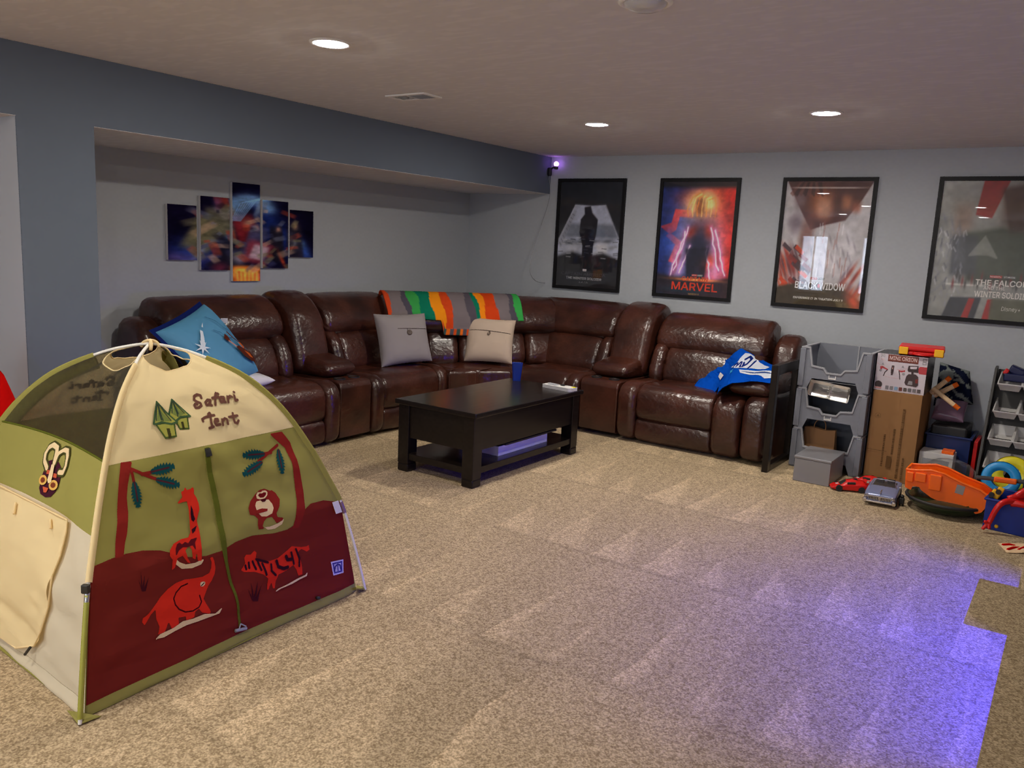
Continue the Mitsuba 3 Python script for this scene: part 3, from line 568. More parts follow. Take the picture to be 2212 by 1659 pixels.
# right wing, along the poster wall
recliner(to_R, 1.42, 2.085, 1.17, 2.10, (.0, .14), 10)
console(to_R, 2.09, 2.455, 2.11, 2.47, 20)
recliner(to_R, 2.46, 3.515, 2.50, 3.48, (.17, .23), 30, head=[(d, z - .035) for d, z in HEAD])
arm(to_R, 3.52, 3.705, 3.36, 3.69, 40)
# left wing, in the alcove
recliner(to_L, 1.53, 2.465, 1.60, 2.44, (.13, .13), 50)
console(to_L, 2.47, 2.80, 2.50, 2.83, 60)
recliner(to_L, 2.805, 3.80, 2.86, 3.86, (.14, .16), 70)
arm(to_L, 3.805, 4.01, 3.70, 3.99, 80)
# corner wedge with a slanting back
cw = numbered(sofa + '__corner_wedge')
plan = Polygon([(.12, -1.52), (.97, -1.52), (1.10, -1.58), (1.17, -1.43), (1.30, -1.255), (1.415, -1.12), (1.41, -.95), (1.16, -.1), (.4, -.1), (.12, -.5)])
scene[cw] = mikit.ply(axes(extrude(plan.buffer(-.012), .40), [1, 0, 0], [0, 1, 0], [0, 0, 1], [0, 0, .02]), 'leather', 30)
def plump(poly, z0, z1, r, seed, n=120, crown=.01):
    """a cushion with a plan outline, rounded over its top and bottom edges"""
    p = np.array([poly.exterior.interpolate(s, normalized=True).coords[0] for s in np.linspace(0, 1, n, endpoint=False)])
    for _ in range(3): p = .5 * p + .25 * (np.roll(p, 1, 0) + np.roll(p, -1, 0))
    if Polygon(p).exterior.is_ccw is False: p = p[::-1]
    t = np.roll(p, -1, 0) - np.roll(p, 1, 0); nn = np.stack([t[:, 1], -t[:, 0]], 1); nn /= np.linalg.norm(nn, axis=1, keepdims=True); c = p.mean(0)
    th = np.linspace(0, math.pi / 2, 6); R = [(r * (1 - math.sin(a)), z0 + r * (1 - math.cos(a))) for a in th] + [(0, z) for z in np.linspace(z0 + r, z1 - r, 6)[1:-1]] + [(r * (1 - math.sin(a)), z1 - r * (1 - math.cos(a))) for a in th[::-1]]
    V = [np.column_stack([p - nn * i, np.full(n, z)]) for i, z in R]
    base = p - nn * r
    for s in (.85, .6, .35, .12): V.append(np.column_stack([c + (base - c) * s, np.full(n, z1 + crown * (1 - s ** 2))]))
    m = len(V); V = np.concatenate(V); I = np.arange(m * n).reshape(m, n); J = np.roll(I, -1, 1)
    F = np.vstack([np.stack([I[:-1], J[:-1], J[1:]], -1).reshape(-1, 3), np.stack([I[:-1], J[1:], I[1:]], -1).reshape(-1, 3)])
    V = np.vstack([V, np.append(c, z1 + crown), np.append(c, z0)]); F = np.vstack([F, np.stack([I[-1], J[-1], np.full(n, len(V) - 2)], 1), np.stack([J[0], I[0], np.full(n, len(V) - 1)], 1)])
    return rough_up(tm(V, F), .003, 8, seed)
A2, B2 = np.array([.27, -1.60]), np.array([1.19, -.24])     # the slanting back, from its left end to its right end
dv = (B2 - A2) / np.linalg.norm(B2 - A2); nv_ = np.array([dv[1], -dv[0]])     # nv_: out of the corner
def to_D(v): q = A2 + v[:, :1] * dv + (v[:, 1:2] - .12) * nv_; return np.column_stack([q, v[:, 2]])
WL = float(np.linalg.norm(B2 - A2))
P = lambda n, m: add(cw + '__' + n, m, 'leather', 55)
P('seat_cushion', plump(Polygon([(.52, -1.52), (.97, -1.52), (1.10, -1.58), (1.175, -1.43), (1.235, -1.345), (1.24, -1.34), (1.305, -1.255), (1.42, -1.13), (1.41, -.98), (1.32, -.62)]).buffer(-.002), .22, .475, .055, 3))
P('front_roll', plump(Polygon([(.97, -1.53), (1.105, -1.60), (1.18, -1.435), (1.232, -1.362), (1.15, -1.25), (.95, -1.35)]), .03, .462, .04, 4)); P('front_roll', plump(Polygon([(1.238, -1.352), (1.305, -1.265), (1.43, -1.13), (1.36, -1.0), (1.16, -1.24)]), .03, .462, .04, 5))
P('back_shell', place(rbox(.0, WL, .06, .26, .05, 1.0, .05), to_D))
P('headrest', place(puff(HEAD, -.03, WL + .03, .06, seed=91, crown=.012, wrinkle=.006), to_D))
for i in range(5):
    a, b = WL * i / 5, WL * (i + 1) / 5
    P('back_bolster', place(puff([(d - .08, z) for d, z in BBOL], a + .004, b - .004, .07, seed=92 + i, wrinkle=.005, nm=12), to_D))

# ------------------------------------------------------------------ striped towel over the corner of the sofa back
def towel():
    pts = [(.12, .80), (.11, .98), (.14, 1.075), (.22, 1.098), (.33, 1.072), (.43, 1.0), (.487, .90), (.495, .80), (.505, .71), (.515, .64)]
    s = smoothline(pts, 70); n = 150; W0, W1 = -.02, 1.27
    us = np.linspace(0, 1, n); P3 = np.zeros((n, 70, 3)); C = np.zeros((n, 70, 3))
    ends = np.interp(us, [0, .12, .37, .40, .80, .83, 1], [.77, .75, .77, .90, .91, .77, .76])
    for i, u in enumerate(us):
        w = W0 + u * (W1 - W0); L = ends[i]; idx = np.linspace(0, 69 * L, 70)
        pr = np.stack([np.interp(idx, np.arange(70), s[:, k]) for k in (0, 1)], 1)
        P3[i, :, 0] = w + .012 * np.sin(pr[:, 1] * 16 + 2 * u) * (np.linspace(0, 1, 70)); P3[i, :, 1:] = pr
    q = P3.reshape(-1, 3); d = .012 * (meshkit.fbm(q * [9, 4, 4], 3, 5) - .5)
    q = to_D(q); P3 = (q + np.column_stack([nv_[0] * d, nv_[1] * d, d * .5])).reshape(n, 70, 3)
    bands = [(0, (214, 78, 40)), (.03, (126, 116, 118)), (.125, (84, 80, 92)), (.165, (62, 160, 80)), (.235, (22, 120, 92)), (.325, (242, 148, 30)), (.405, (214, 74, 34)), (.465, (122, 112, 116)), (.58, (88, 82, 92)), (.635, (22, 120, 92)), (.665, (240, 140, 30)), (.715, (212, 70, 30)), (.81, (124, 114, 118)), (.91, (84, 80, 92)), (.95, (62, 170, 82)), (1.01, (0, 0, 0))]
    t = np.linspace(0, 1, 70)
    for i, u in enumerate(us):
        uu = u + .008 * np.sin(t * 14 + u * 30) + .02 * (t - .5) * (u - .5)
        for (a, c), (b, _) in zip(bands[:-1], bands[1:]): C[i][(uu >= a) & (uu < b)] = lin(*c)
        C[i][uu < 0] = lin(*bands[0][1])
    lo = t > .93
    for i, u in enumerate(us):
        if .38 < u < .82: C[i][lo] = lin(*[(60, 84, 80), (226, 110, 36), (84, 80, 90), (214, 84, 36)][int(u * 41) % 4])
    m = sheet(P3, .012)
    return m, np.vstack([C.reshape(-1, 3)] * 2)
m, c = towel()
solo('beach_towel', 'striped towel of orange, green and grey draped over the sofa corner', 'towel', m, 'towel', True, color=c)

# ------------------------------------------------------------------ cushions and things lying on the sofa
def button_cushion(label, c, mat, seed, button):
    k = thing('throw_cushion', label, 'cushion', 'square linen cushions on the sofa corner')
    c = [np.array(x, float) for x in c]
    f, b = pillow(*c, .17, 34, .06, seed)
    add(k + '__cover', cat_([f, b]), mat, True)
    N = np.cross(c[1] - c[0], c[3] - c[0]); N /= np.linalg.norm(N)
    def on(u, v, o): # point on the front
        q = (1 - u) * (1 - v) * c[0] + u * (1 - v) * c[1] + u * v * c[2] + (1 - u) * v * c[3]
        pu, pv = (u - .5) / (1 - .06 * (1 - (2 * v - 1) ** 2)) + .5, (v - .5) / (1 - .06 * (1 - (2 * u - 1) ** 2)) + .5
        return q + N * (.085 * math.sqrt(max(0, (1 - (2 * pu - 1) ** 4) * (1 - (2 * pv - 1) ** 4))) + o)
    add(k + '__flap_edge', tube([on(u, .66 + .012 * math.sin(u * 5), .001) for u in np.linspace(.1 if not button else .35, .93, 24)], .0022, 6), 'dark_thread', True)
    if button:
        o = on(.56, .585, .004); X = (c[1] - c[0]) / np.linalg.norm(c[1] - c[0]); Y = np.cross(N, X)
        add(k + '__button', axes(lathe([(.0001, .004), (.006, .004), (.012, .007), (.019, .006), (.023, .002), (.023, -.004)], n=24), X, Y, N, o), 'coconut_button', 40)
        add(k + '__loop', tube([on(.53, .66, .003), on(.525, .63, .004), on(.54, .60, .004)], .002, 6), 'dark_thread', True)
    else:
        add(k + '__loop', tube(smoothline([on(.50, .655, .003), on(.505, .61, .005), on(.49, .565, .004), on(.475, .60, .005), on(.48, .62, .003)], 14), .0022, 6), 'dark_thread', True)
        add(k + '__loop', tube(smoothline([on(.515, .655, .003), on(.525, .60, .004), on(.50, .57, .005)], 8), .002, 6), 'dark_thread', True)
button_cushion('grey square cushion with a brown button, left of the towel', [(.756, -2.078, .49), (.942, -1.641, .53), (.80, -1.60, .935), (.616, -2.047, .93)], 'grey_linen', 3, True)
button_cushion('beige square cushion with a thread loop, right of the towel', [(.992, -1.258, .503), (1.38, -1.047, .502), (1.326, -.938, .89), (.913, -1.142, .899)], 'beige_linen', 8, False)

# big blue printed pillow standing on its corner in the left seat
k = thing('printed_pillow', 'big sky blue printed pillow with a white star, standing on its corner', 'pillow')
pc = [np.array(x, float) for x in [(1.0, -3.84, .47), (.78, -3.355, .585), (.514, -3.608, 1.05), (.70, -4.09, .90)]]
f, b = pillow(*pc, .20, 34, .06, 5, .012); N = np.cross(pc[1] - pc[0], pc[3] - pc[0]); N /= np.linalg.norm(N)
gloss('pillow_blue', lin(82, 142, 176), .6, .2)
pk = add(k + '__front', f, 'pillow_blue', True); add(k + '__back', b, 'navy_cotton', True)
ctr = sum(pc) / 4; fl = [ctr + (p - ctr) * 1.045 - N * .006 + np.array([-.004, -.022, .010]) for p in pc]
f2, b2 = pillow(*fl, .02, 16, .05, 6, .004); add(k + '__flange', cat_([f2, b2]), 'navy_cotton', True)
def pil(u, v, o):
    q = ((1 - u) * (1 - v))[:, None] * pc[0] + (u * (1 - v))[:, None] * pc[1] + (u * v)[:, None] * pc[2] + ((1 - u) * v)[:, None] * pc[3]
    pu, pv = (u - .5) / (1 - .06 * (1 - (2 * v - 1) ** 2)) + .5, (v - .5) / (1 - .06 * (1 - (2 * u - 1) ** 2)) + .5
    return q + N * (.10 * np.sqrt(np.clip((1 - (2 * pu - 1) ** 4) * (1 - (2 * pv - 1) ** 4), 0, 1)) + .013 + o)[:, None]
def star(cx, cy, r0, r1, n, ph=0): return Polygon([(cx + (r1 if i % 2 else r0) * math.cos(ph + i * math.pi / n), cy + (r1 if i % 2 else r0) * math.sin(ph + i * math.pi / n)) for i in range(2 * n)])
brn, tan, org, wht, sky = lin(86, 40, 30), lin(190, 128, 112), lin(190, 90, 40), lin(205, 215, 222), lin(44, 92, 130)
lay = [(stroke([(.62, .84), (.70, .74), (.74, .62), (.82, .55)], .008), sky), (stroke([(.80, .66), (.78, .50), (.82, .36), (.88, .25)], .008), sky), (stroke([(.55, .66), (.62, .60), (.66, .50), (.74, .48)], .008), sky),
       (star(.20, .56, .10, .032, 7, .3), wht), (Polygon([(.20, .60), (.36, .74), (.38, .71), (.25, .57)]), wht), (Polygon([(.42, .76), (.50, .80), (.43, .745)]), wht), (stroke([(.90, .22), (.925, .20), (.93, .24)], .008), wht),
       (Polygon([(.60, .52), (.66, .56), (.68, .52), (.66, .44), (.62, .46)]), brn), (stroke([(.64, .46), (.67, .40), (.70, .33)], .022), tan), (stroke([(.72, .56), (.75, .46), (.79, .38)], .018), brn), (Polygon([(.77, .40), (.81, .38), (.82, .31), (.78, .30)]), org),
       (Polygon([(.67, .36), (.73, .36), (.82, .26), (.90, .20), (.92, .14), (.86, .10), (.78, .14), (.70, .22)]), brn), (Polygon([(.76, .28), (.84, .22), (.86, .15), (.80, .18)]), org), (Polygon([(.86, .27), (.93, .24), (.93, .16), (.88, .18)]), brn)]
m, c = decal(lay, pil, .03, .0004, .002); add(pk + '__print', m, 'print_colors', color=c)
add(k + '__tag', sheet(np.array([[pc[2] * .72 + pc[1] * .28 + np.array([-.01 + .03 * i, .02 + .035 * i, .0 + .035 * j]) for j in (0, .5, 1)] for i in (0, .5, 1)]), .002), 'white_cotton')
f, b = pillow((.90, -3.70, .52), (.90, -3.30, .53), (.68, -3.28, .535), (.66, -3.64, .53), .09, 22, .08, 9, .01)
solo('white_pillow', 'white pillow corner lying on the seat under the blue pillow', 'pillow', cat_([f, b]), 'white_cotton', True)

# blue shirt thrown over the right arm
def shirt():
    ctrl = np.array([(2.985, -.62, .50), (3.06, -.68, .492), (3.10, -.56, .60), (3.29, -.50, .80), (3.36, -.53, .75), (3.45, -.56, .72), (3.55, -.58, .705), (3.66, -.60, .70), (3.665, -.72, .69), (3.52, -.80, .685), (3.40, -.86, .665), (3.30, -.84, .60), (3.20, -.76, .51), (3.25, -.62, .64), (3.38, -.66, .69)])
    P2 = Polygon([(2.98, .47), (2.985, .53), (3.06, .62), (3.18, .715), (3.285, .825), (3.34, .80), (3.44, .745), (3.56, .715), (3.69, .695), (3.69, .645), (3.55, .645), (3.44, .625), (3.36, .575), (3.33, .525), (3.24, .545), (3.22, .495), (3.10, .465)])
    xz = ctrl[:, [0, 2]]; f = RBFInterpolator(xz, ctrl[:, 1], smoothing=1e-3)
    v, fc = tri2d(P2.buffer(.006).simplify(.002), .012)
    y = f(v) - .02 + .055 * (meshkit.fbm(np.column_stack([v * [13, 24], 0 * v[:, 0]]), 3, 4) - .5) - .012
    V = np.column_stack([v[:, 0], y, v[:, 1]]); return V, fc, f
V, fc, fy = shirt(); t = tm(V, fc)
if t.face_normals[:, 1].mean() > 0: fc = fc[:, ::-1]
back = V + [0, .014, -.004]; e = trimesh.Trimesh(V, fc, process=False); ed = trimesh.grouping.group_rows(e.edges_sorted, require_count=1); be = e.edges[ed]; o = len(V)
m = tm(np.vstack([V, back]), np.vstack([fc, fc[:, ::-1] + o, np.column_stack([be[:, 1], be[:, 0], be[:, 0] + o]), np.column_stack([be[:, 1], be[:, 0] + o, be[:, 1] + o])]))
k = thing('blue_shirt', 'bright blue shirt with white and navy print thrown over the right sofa arm', 'shirt')
add(k + '__cloth', m, 'fleece_blue', True)
def shs(x, z, o):
    v = np.column_stack([x, z]); y = fy(v) - .032 + .055 * (meshkit.fbm(np.column_stack([v * [13, 24], 0 * x]), 3, 4) - .5)
    return np.column_stack([x, y - o * 2.5 - .002, z])
wv, nvv = lin(205, 212, 226), lin(20, 40, 110)
lay = [(Polygon([(3.325, .79), (3.36, .785), (3.45, .735), (3.56, .71), (3.55, .70), (3.46, .70), (3.37, .69), (3.27, .675), (3.25, .67), (3.29, .70)]), wv), (stroke([(3.285, .678), (3.29, .70), (3.305, .715), (3.312, .69), (3.325, .72), (3.335, .725), (3.34, .70), (3.355, .69)], .011), nvv), (stroke([(3.35, .745), (3.37, .765), (3.39, .75), (3.385, .715), (3.365, .70), (3.355, .72)], .014), nvv), (stroke([(3.425, .735), (3.43, .70)], .014), nvv),
       (Polygon([(3.36, .680), (3.45, .690), (3.56, .693), (3.68, .692), (3.68, .665), (3.62, .658), (3.55, .672), (3.42, .672)]), wv), (Polygon([(3.38, .678), (3.56, .688), (3.66, .682), (3.55, .680)]), lin(60, 80, 130)), (star(3.30, .655, .02, .008, 4), lin(60, 150, 200))]
m, c = decal(lay, shs, .012, .0004, .002); add(k + '__print', m, 'print_colors', color=c)
xs, zs = np.meshgrid(np.linspace(3.17, 3.22, 4), np.linspace(.585, .622, 3), indexing='ij'); tg = shs(xs.ravel() + .3 * (zs.ravel() - .6), zs.ravel() - .2 * (xs.ravel() - 3.17), .012).reshape(4, 3, 3)
add(k + '__tag', sheet(tg, .002), 'white_cotton')
# ------------------------------------------------------------------ coffee table and what lies on it
k = thing('coffee_table', 'dark espresso wood coffee table with a lower shelf, on the carpet before the sofa', 'coffee table')
TX0, TX1, TY0, TY1, TZ = 1.80, 2.495, -3.03, -1.675, .50
add(k + '__tabletop', rbox(TX0, TX1, TY0, TY1, TZ - .034, TZ, .007), 'black_wood', 30)
for x in (TX0 + .022, TX1 - .022 - .092):
    for y in (TY0 + .02, TY1 - .02 - .092):
        add(k + '__leg', cat_([rbox(x, x + .092, y, y + .092, .058, TZ - .033, .004), rbox(x - .001, x + .093, y - .001, y + .093, .0, .054, .01), box(x + .004, x + .088, y + .004, y + .088, .05, .062)]), 'black_wood', 30)
for x in (TX0 + .036, TX1 - .036 - .02): add(k + '__apron', box(x, x + .02, TY0 + .1, TY1 - .1, .24, TZ - .034), 'black_wood')
for y in (TY0 + .034, TY1 - .034 - .02): add(k + '__apron', box(TX0 + .1, TX1 - .1, y, y + .02, .24, TZ - .034), 'black_wood')
add(k + '__lower_shelf', rbox(TX0 + .03, TX1 - .03, TY0 + .03, TY1 - .03, .085, .13, .004), 'black_wood', 30)
k = thing('blue_cup', 'squarish deep blue plastic cup on the far side of the coffee table', 'cup')
def cupshape(s0, s1, z0, z1, c):
    P = [np.array(sbox(-1, -1, 1, 1).buffer(.0).exterior.coords)[0]]
    q = Polygon([(-1, -1), (1, -1), (1, 1), (-1, 1)]).buffer(-.35).buffer(.35, quad_segs=5); p = np.array(q.exterior.coords)[:-1][::-1]; n = len(p)
    V = []
    for s, z in ((s0, z0), (s1, z1), (s1 - .002, z1 + .001), (s1 - .004, z1 - .001), (s0 - .002, z0 + .006)): V.append(np.column_stack([p * s + c, np.full(n, z)]))
    V = np.vstack(V + [[[*c, z0]], [[*c, z0 + .006]]]); I = np.arange(5 * n).reshape(5, n); J = np.roll(I, -1, 1)
    F = np.vstack([np.stack([I[:-1], J[:-1], J[1:]], -1).reshape(-1, 3), np.stack([I[:-1], J[1:], I[1:]], -1).reshape(-1, 3), np.stack([J[0], I[0], np.full(n, 5 * n)], 1), np.stack([I[-1], J[-1], np.full(n, 5 * n + 1)], 1)])
    return tm(V, F)
cm = cupshape(.031, .043, .0, .14, np.zeros(2)); cm = rot(cm, 33, (0, 0, 0)); cm.apply_translation((1.913, -1.742, TZ + .001))
add(k + '__body', cm, 'blue_plastic', 40)
k = thing('toy_blaster', 'flat white toy gadget lying at the right edge of the coffee table', 'toy')
def lay_on(poly, h, ang, c): return rot(axes(extrude(poly, h), [1, 0, 0], [0, 1, 0], [0, 0, 1], [0, 0, 0]), ang, (0, 0, 0)).apply_translation(c)
rc = (2.357, -1.80, TZ + .001)
add(k + '__body', lay_on(Polygon([(-.13, -.045), (-.06, -.05), (.11, -.05), (.125, -.03), (.125, .04), (.03, .045), (.02, .025), (-.05, .03), (-.13, .045)]).buffer(.004), .026, -4, rc), 'white_plastic')
add(k + '__grip', lay_on(Polygon([(-.10, -.028), (-.02, -.03), (-.02, .012), (-.10, .02)]), .032, -4, rc), 'grey_light'); add(k + '__tip', lay_on(Polygon([(.10, .0), (.128, .0), (.128, .03), (.10, .03)]), .029, -4, rc), 'lime_plastic')
add(k + '__trigger', lay_on(Polygon([(0, .0), (.03, .0), (.03, .018), (0, .018)]), .036, -4, rc), 'black_plastic')
k = thing('board_game_box', 'thin white framed box with a dark face on the lower table shelf', 'box')
add(k + '__tray', cat_([rbox(2.05, 2.39, -2.62, -2.00, .1305, .136, .002, 2), box(2.05, 2.39, -2.62, -2.614, .131, .198), box(2.384, 2.39, -2.62, -2.0, .131, .198), box(2.05, 2.056, -2.62, -2.0, .131, .198), box(2.05, 2.39, -2.006, -2.0, .131, .198)]), 'white_plastic')
add(k + '__dark_lid', rbox(2.07, 2.41, -2.56, -1.90, .199, .214, .003, 2), 'black_plastic', 30)

# ------------------------------------------------------------------ black open frame beside the sofa
k = thing('black_frame_stand', 'black open rectangular frame standing between the sofa arm and grey bins', 'frame')
fx0, fx1 = 3.745, 3.79
add(k + '__front_post', rbox(fx0, fx1, -1.16, -1.10, 0, .80, .004, 2), 'black_wood', 30); add(k + '__rear_post', rbox(fx0, fx1, -.64, -.585, 0, .80, .004, 2), 'black_wood', 30)
add(k + '__top_rail', rbox(fx0, fx1, -1.10, -.64, .725, .80, .004, 2), 'black_wood', 30); add(k + '__bottom_rail', rbox(fx0, fx1, -1.10, -.64, 0, .05, .004, 2), 'black_wood', 30)

# ------------------------------------------------------------------ stack of grey hopper bins
BX, BY, BW, BD, BH = 3.855, -.80, .48, .44, .307
def hopper(z0, lab, top):
    k = thing('storage_bin', lab, 'storage bin', 'stacked grey hopper bins')
    U = Polygon([(0, 0), (.055, 0), (.085, .075), (BW - .085, .075), (BW - .055, 0), (BW, 0), (BW, BH), (BW - .052, BH), (BW - .08, .168), (BW - .165, .158), (BW - .19, .125), (.19, .125), (.165, .158), (.08, .168), (.052, BH), (0, BH)])
    add(k + '__front_panel', front(extrude(U, .010), BX, BY + .01, z0), 'grey_plastic')
    rim = LineString([(.0, BH - .004), (.052, BH - .004), (.08, .168), (.165, .158), (.19, .125), (BW - .19, .125), (BW - .165, .158), (BW - .08, .168), (BW - .052, BH - .004), (BW, BH - .004)]).buffer(.0055, cap_style=2, join_style=2)
    add(k + '__rim', front(extrude(rim, .02), BX, BY + .012, z0), 'grey_light')
    prof = [(-.005, 0), (-.03, .02), (-.03, BH - .02), (-.005, BH - .004)]
    for s, x in ((-1, BX), (1, BX + BW)):
        add(k + '__side_panel', rbox(x - .006 if s < 0 else x, x if s < 0 else x + .006, BY, BY + BD, z0 + .004, z0 + BH - .004, .002, 2), 'grey_plastic', 30)
        add(k + '__corner_post', rbox(x - .014 if s < 0 else x - .028, x + .028 if s < 0 else x + .014, BY - .014, BY - .001, z0 + .01, z0 + BH - .012, .006, 2), 'grey_plastic', 30)
        add(k + '__side_rim', rbox(x - .012, x + .012, BY, BY + BD, z0 + BH - .012, z0 + BH - .001, .003, 2), 'grey_light', 30)
        for r in (.12, .3): add(k + '__side_rib', rbox(x - .010 if s < 0 else x, x if s < 0 else x + .012, BY + r, BY + r + .016, z0 + .01, z0 + BH - .02, .003, 2), 'grey_plastic', 30)
    add(k + '__back_panel', rbox(BX, BX + BW, BY + BD - .008, BY + BD, z0 + .004, z0 + BH + .0, .002, 2), 'grey_plastic', 30)
    fl = np.array([(BX + .002, BY + .012, z0 + .125), (BX + BW - .002, BY + .012, z0 + .125), (BX + BW - .002, BY + .08, z0 + .075), (BX + .002, BY + .08, z0 + .075), (BX + .002, BY + BD - .01, z0 + .07), (BX + BW - .002, BY + BD - .01, z0 + .07)])
    add(k + '__bin_floor', sheet(np.array([[fl[0], fl[3], fl[4]], [fl[1], fl[2], fl[5]]]), .006), 'grey_plastic')
    if top:
        add(k + '__back_rib', rbox(BX + .30, BX + .312, BY + BD - .016, BY + BD - .007, z0 + .08, z0 + BH, .002, 2), 'grey_light', 30)
    add(k + '__label_holder', front(extrude(sbox(.205, .083, .258, .111).difference(sbox(.211, .095, .252, .112)), .004), BX, BY, z0), 'white_plastic')
    return k
hopper(0.0, 'lowest grey hopper bin of the stack, holding a paper bag', False); hopper(BH + .0015, 'middle grey hopper bin of the stack, holding a foil tray', False); hopper(2 * BH + .003, 'topmost grey hopper bin of the stack, empty and open', True)
# foil tray tilted in the middle bin
k = thing('foil_tray', 'shiny foil tray leaning inside the middle grey bin', 'tray')
def pan(w, d, h, n=14):
    o = np.array(sbox(-w / 2, -d / 2, w / 2, d / 2).buffer(.012, quad_segs=3).exterior.coords)[:-1][::-1]; i = o * .86
    V = [np.column_stack([o * 1.04, np.full(len(o), h)]), np.column_stack([o, np.full(len(o), h + .002)]), np.column_stack([i, np.full(len(o), .003)]), np.column_stack([i * .5, np.full(len(o), .0)]), ]
    m = len(o); V = np.vstack(V + [[[0, 0, 0]]]); I = np.arange(4 * m).reshape(4, m); J = np.roll(I, -1, 1)
    F = np.vstack([np.stack([I[:-1], J[:-1], J[1:]], -1).reshape(-1, 3), np.stack([I[:-1], J[1:], I[1:]], -1).reshape(-1, 3), np.stack([I[-1], J[-1], np.full(m, 4 * m)], 1)])
    t = tm(V, F); vv, ff = trimesh.remesh.subdivide_to_size(t.vertices, t.faces, .018); return tm(vv, ff)
pm = pan(.27, .105, .034); pm.vertices = pm.vertices + np.column_stack([0 * pm.vertices[:, :2], .006 * (meshkit.fbm(pm.vertices * 28, 3, 2) - .5) + .008 * np.exp(-(pm.vertices[:, 0] / .006) ** 2)])
add(k + '__pan', axes(pm, np.array([1, 0, -.09]) / 1.004, [0, .55, .83], [-.05, -.83, .55], [4.06, -.715, .585]), 'foil', 25)
k = thing('paper_bag', 'brown paper bag with thin handles standing in the lowest grey bin', 'paper bag')
bg = np.array([[[3.885, -.70, .082], [4.135, -.70, .082]], [[3.89, -.705, .2], [4.14, -.705, .2]], [[3.905, -.71, .293], [4.12, -.705, .298]]])
def bagside(y0, y1): 
    U, V = np.meshgrid(np.linspace(0, 1, 12), np.linspace(0, 1, 10), indexing='ij')
    x = 3.885 + .25 * U + .012 * V * (1 - 2 * U); z = .082 + .212 * V + .006 * np.sin(U * 7) * V; y = y0 + .012 * (meshkit.fbm(np.stack([U * 4, V * 4, 0 * U + y0 * 9], -1), 3, 1) - .5) + .03 * V * (1 if y1 > y0 else -1)
    return np.stack([x, y, z], -1)
A_, B_ = bagside(-.70, 0), bagside(-.60, -1)
gus = [np.stack([A_[i], (A_[i] + B_[i]) / 2 + [(.02 if i == 0 else -.02), 0, 0], B_[i]], 0) for i in (0, -1)]
add(k + '__paper', cat_([sheet(A_, .002), sheet(B_, .002)] + [sheet(g, .002) for g in gus]), 'brown_bag', 30)
for s in (-.045, .045): pass
add(k + '__handle', tube(smoothline([(3.972, -.672, .285), (3.976, -.67, .345), (3.995, -.669, .362), (4.03, -.668, .362), (4.046, -.669, .342), (4.05, -.672, .288)], 20), .0038, 6), 'brown_bag', True)

# silver box on the floor before the bins
k = thing('silver_box', 'plain silver grey box on the carpet in front of the bins', 'box')
add(k + '__base', rbox(3.992, 4.242, -1.215, -.83, .001, .165, .004, 2), 'silver_paint', 30); add(k + '__lid', rbox(3.988, 4.246, -1.219, -.826, .166, .187, .006, 2), 'silver_paint', 30)

# ------------------------------------------------------------------ cartons
k = thing('cardboard_box', 'tall brown cardboard carton under the white toy box', 'box')
add(k + '__carton', rbox(4.362, 4.690, -.712, -.26, .001, .655, .004, 2), 'kraft', 30)
add(k + '__tape', sheet(np.array([[[4.50, -.7132, .50], [4.50, -.7132, .655], [4.50, -.70, .6562], [4.50, -.3, .6562]], [[4.55, -.7132, .50], [4.55, -.7132, .655], [4.55, -.70, .6562], [4.55, -.3, .6562]]]), .0006), 'kraft')
lay = []; random.seed(7); dk = lin(104, 76, 50); mk = lin(122, 92, 62)
lay.append((Point(.052, .47).buffer(.020).difference(Point(.052, .47).buffer(.017)), mk)); lay.append((Polygon([(.04, .462), (.064, .462), (.052, .483)]), mk))
for x, z0, z1, w in ((.115, .10, .34, .013), (.175, .20, .38, .013), (.222, .03, .53, .016), (.255, .02, .18, .011)):
    z = z0
    while z < z1:
        h = .006 + .010 * random.random(); lay.append((sbox(x - w / 2, z, x + w / 2, z + h), dk if random.random() < .75 else mk)); z += h + .0035
lay.append((sbox(.145, .10, .178, .185), dk)); lay.append((sbox(.0, .215, .14, .219), mk))
m, c = decal(lay, lambda a, b, o: np.stack([4.362 + a, 0 * a - .712 - o, .001 + b], -1), None, .0001, .0006); add(k + '__stencil', m, 'print_colors', color=c)
k = thing('toy_carton', 'white printed toy carton with dark sides on top of the cardboard carton', 'box')
gloss('carton_white', lin(200, 190, 196), .45); gloss('carton_black', lin(34, 30, 30), .3)
add(k + '__body', rbox(4.358, 4.692, -.70, -.36, .656, .926, .004, 2), 'carton_black', 30)
W_ = dict(w=(200, 190, 198), br=(118, 60, 48), dk=(60, 46, 46), rd=(178, 60, 66), gr=(140, 136, 140), pk=(206, 150, 150))
q_ = {a: lin(*b) for a, b in W_.items()}
fx = lambda x, z: (x * .334, z * .27)
PG = lambda pts: Polygon([fx(*p) for p in pts])
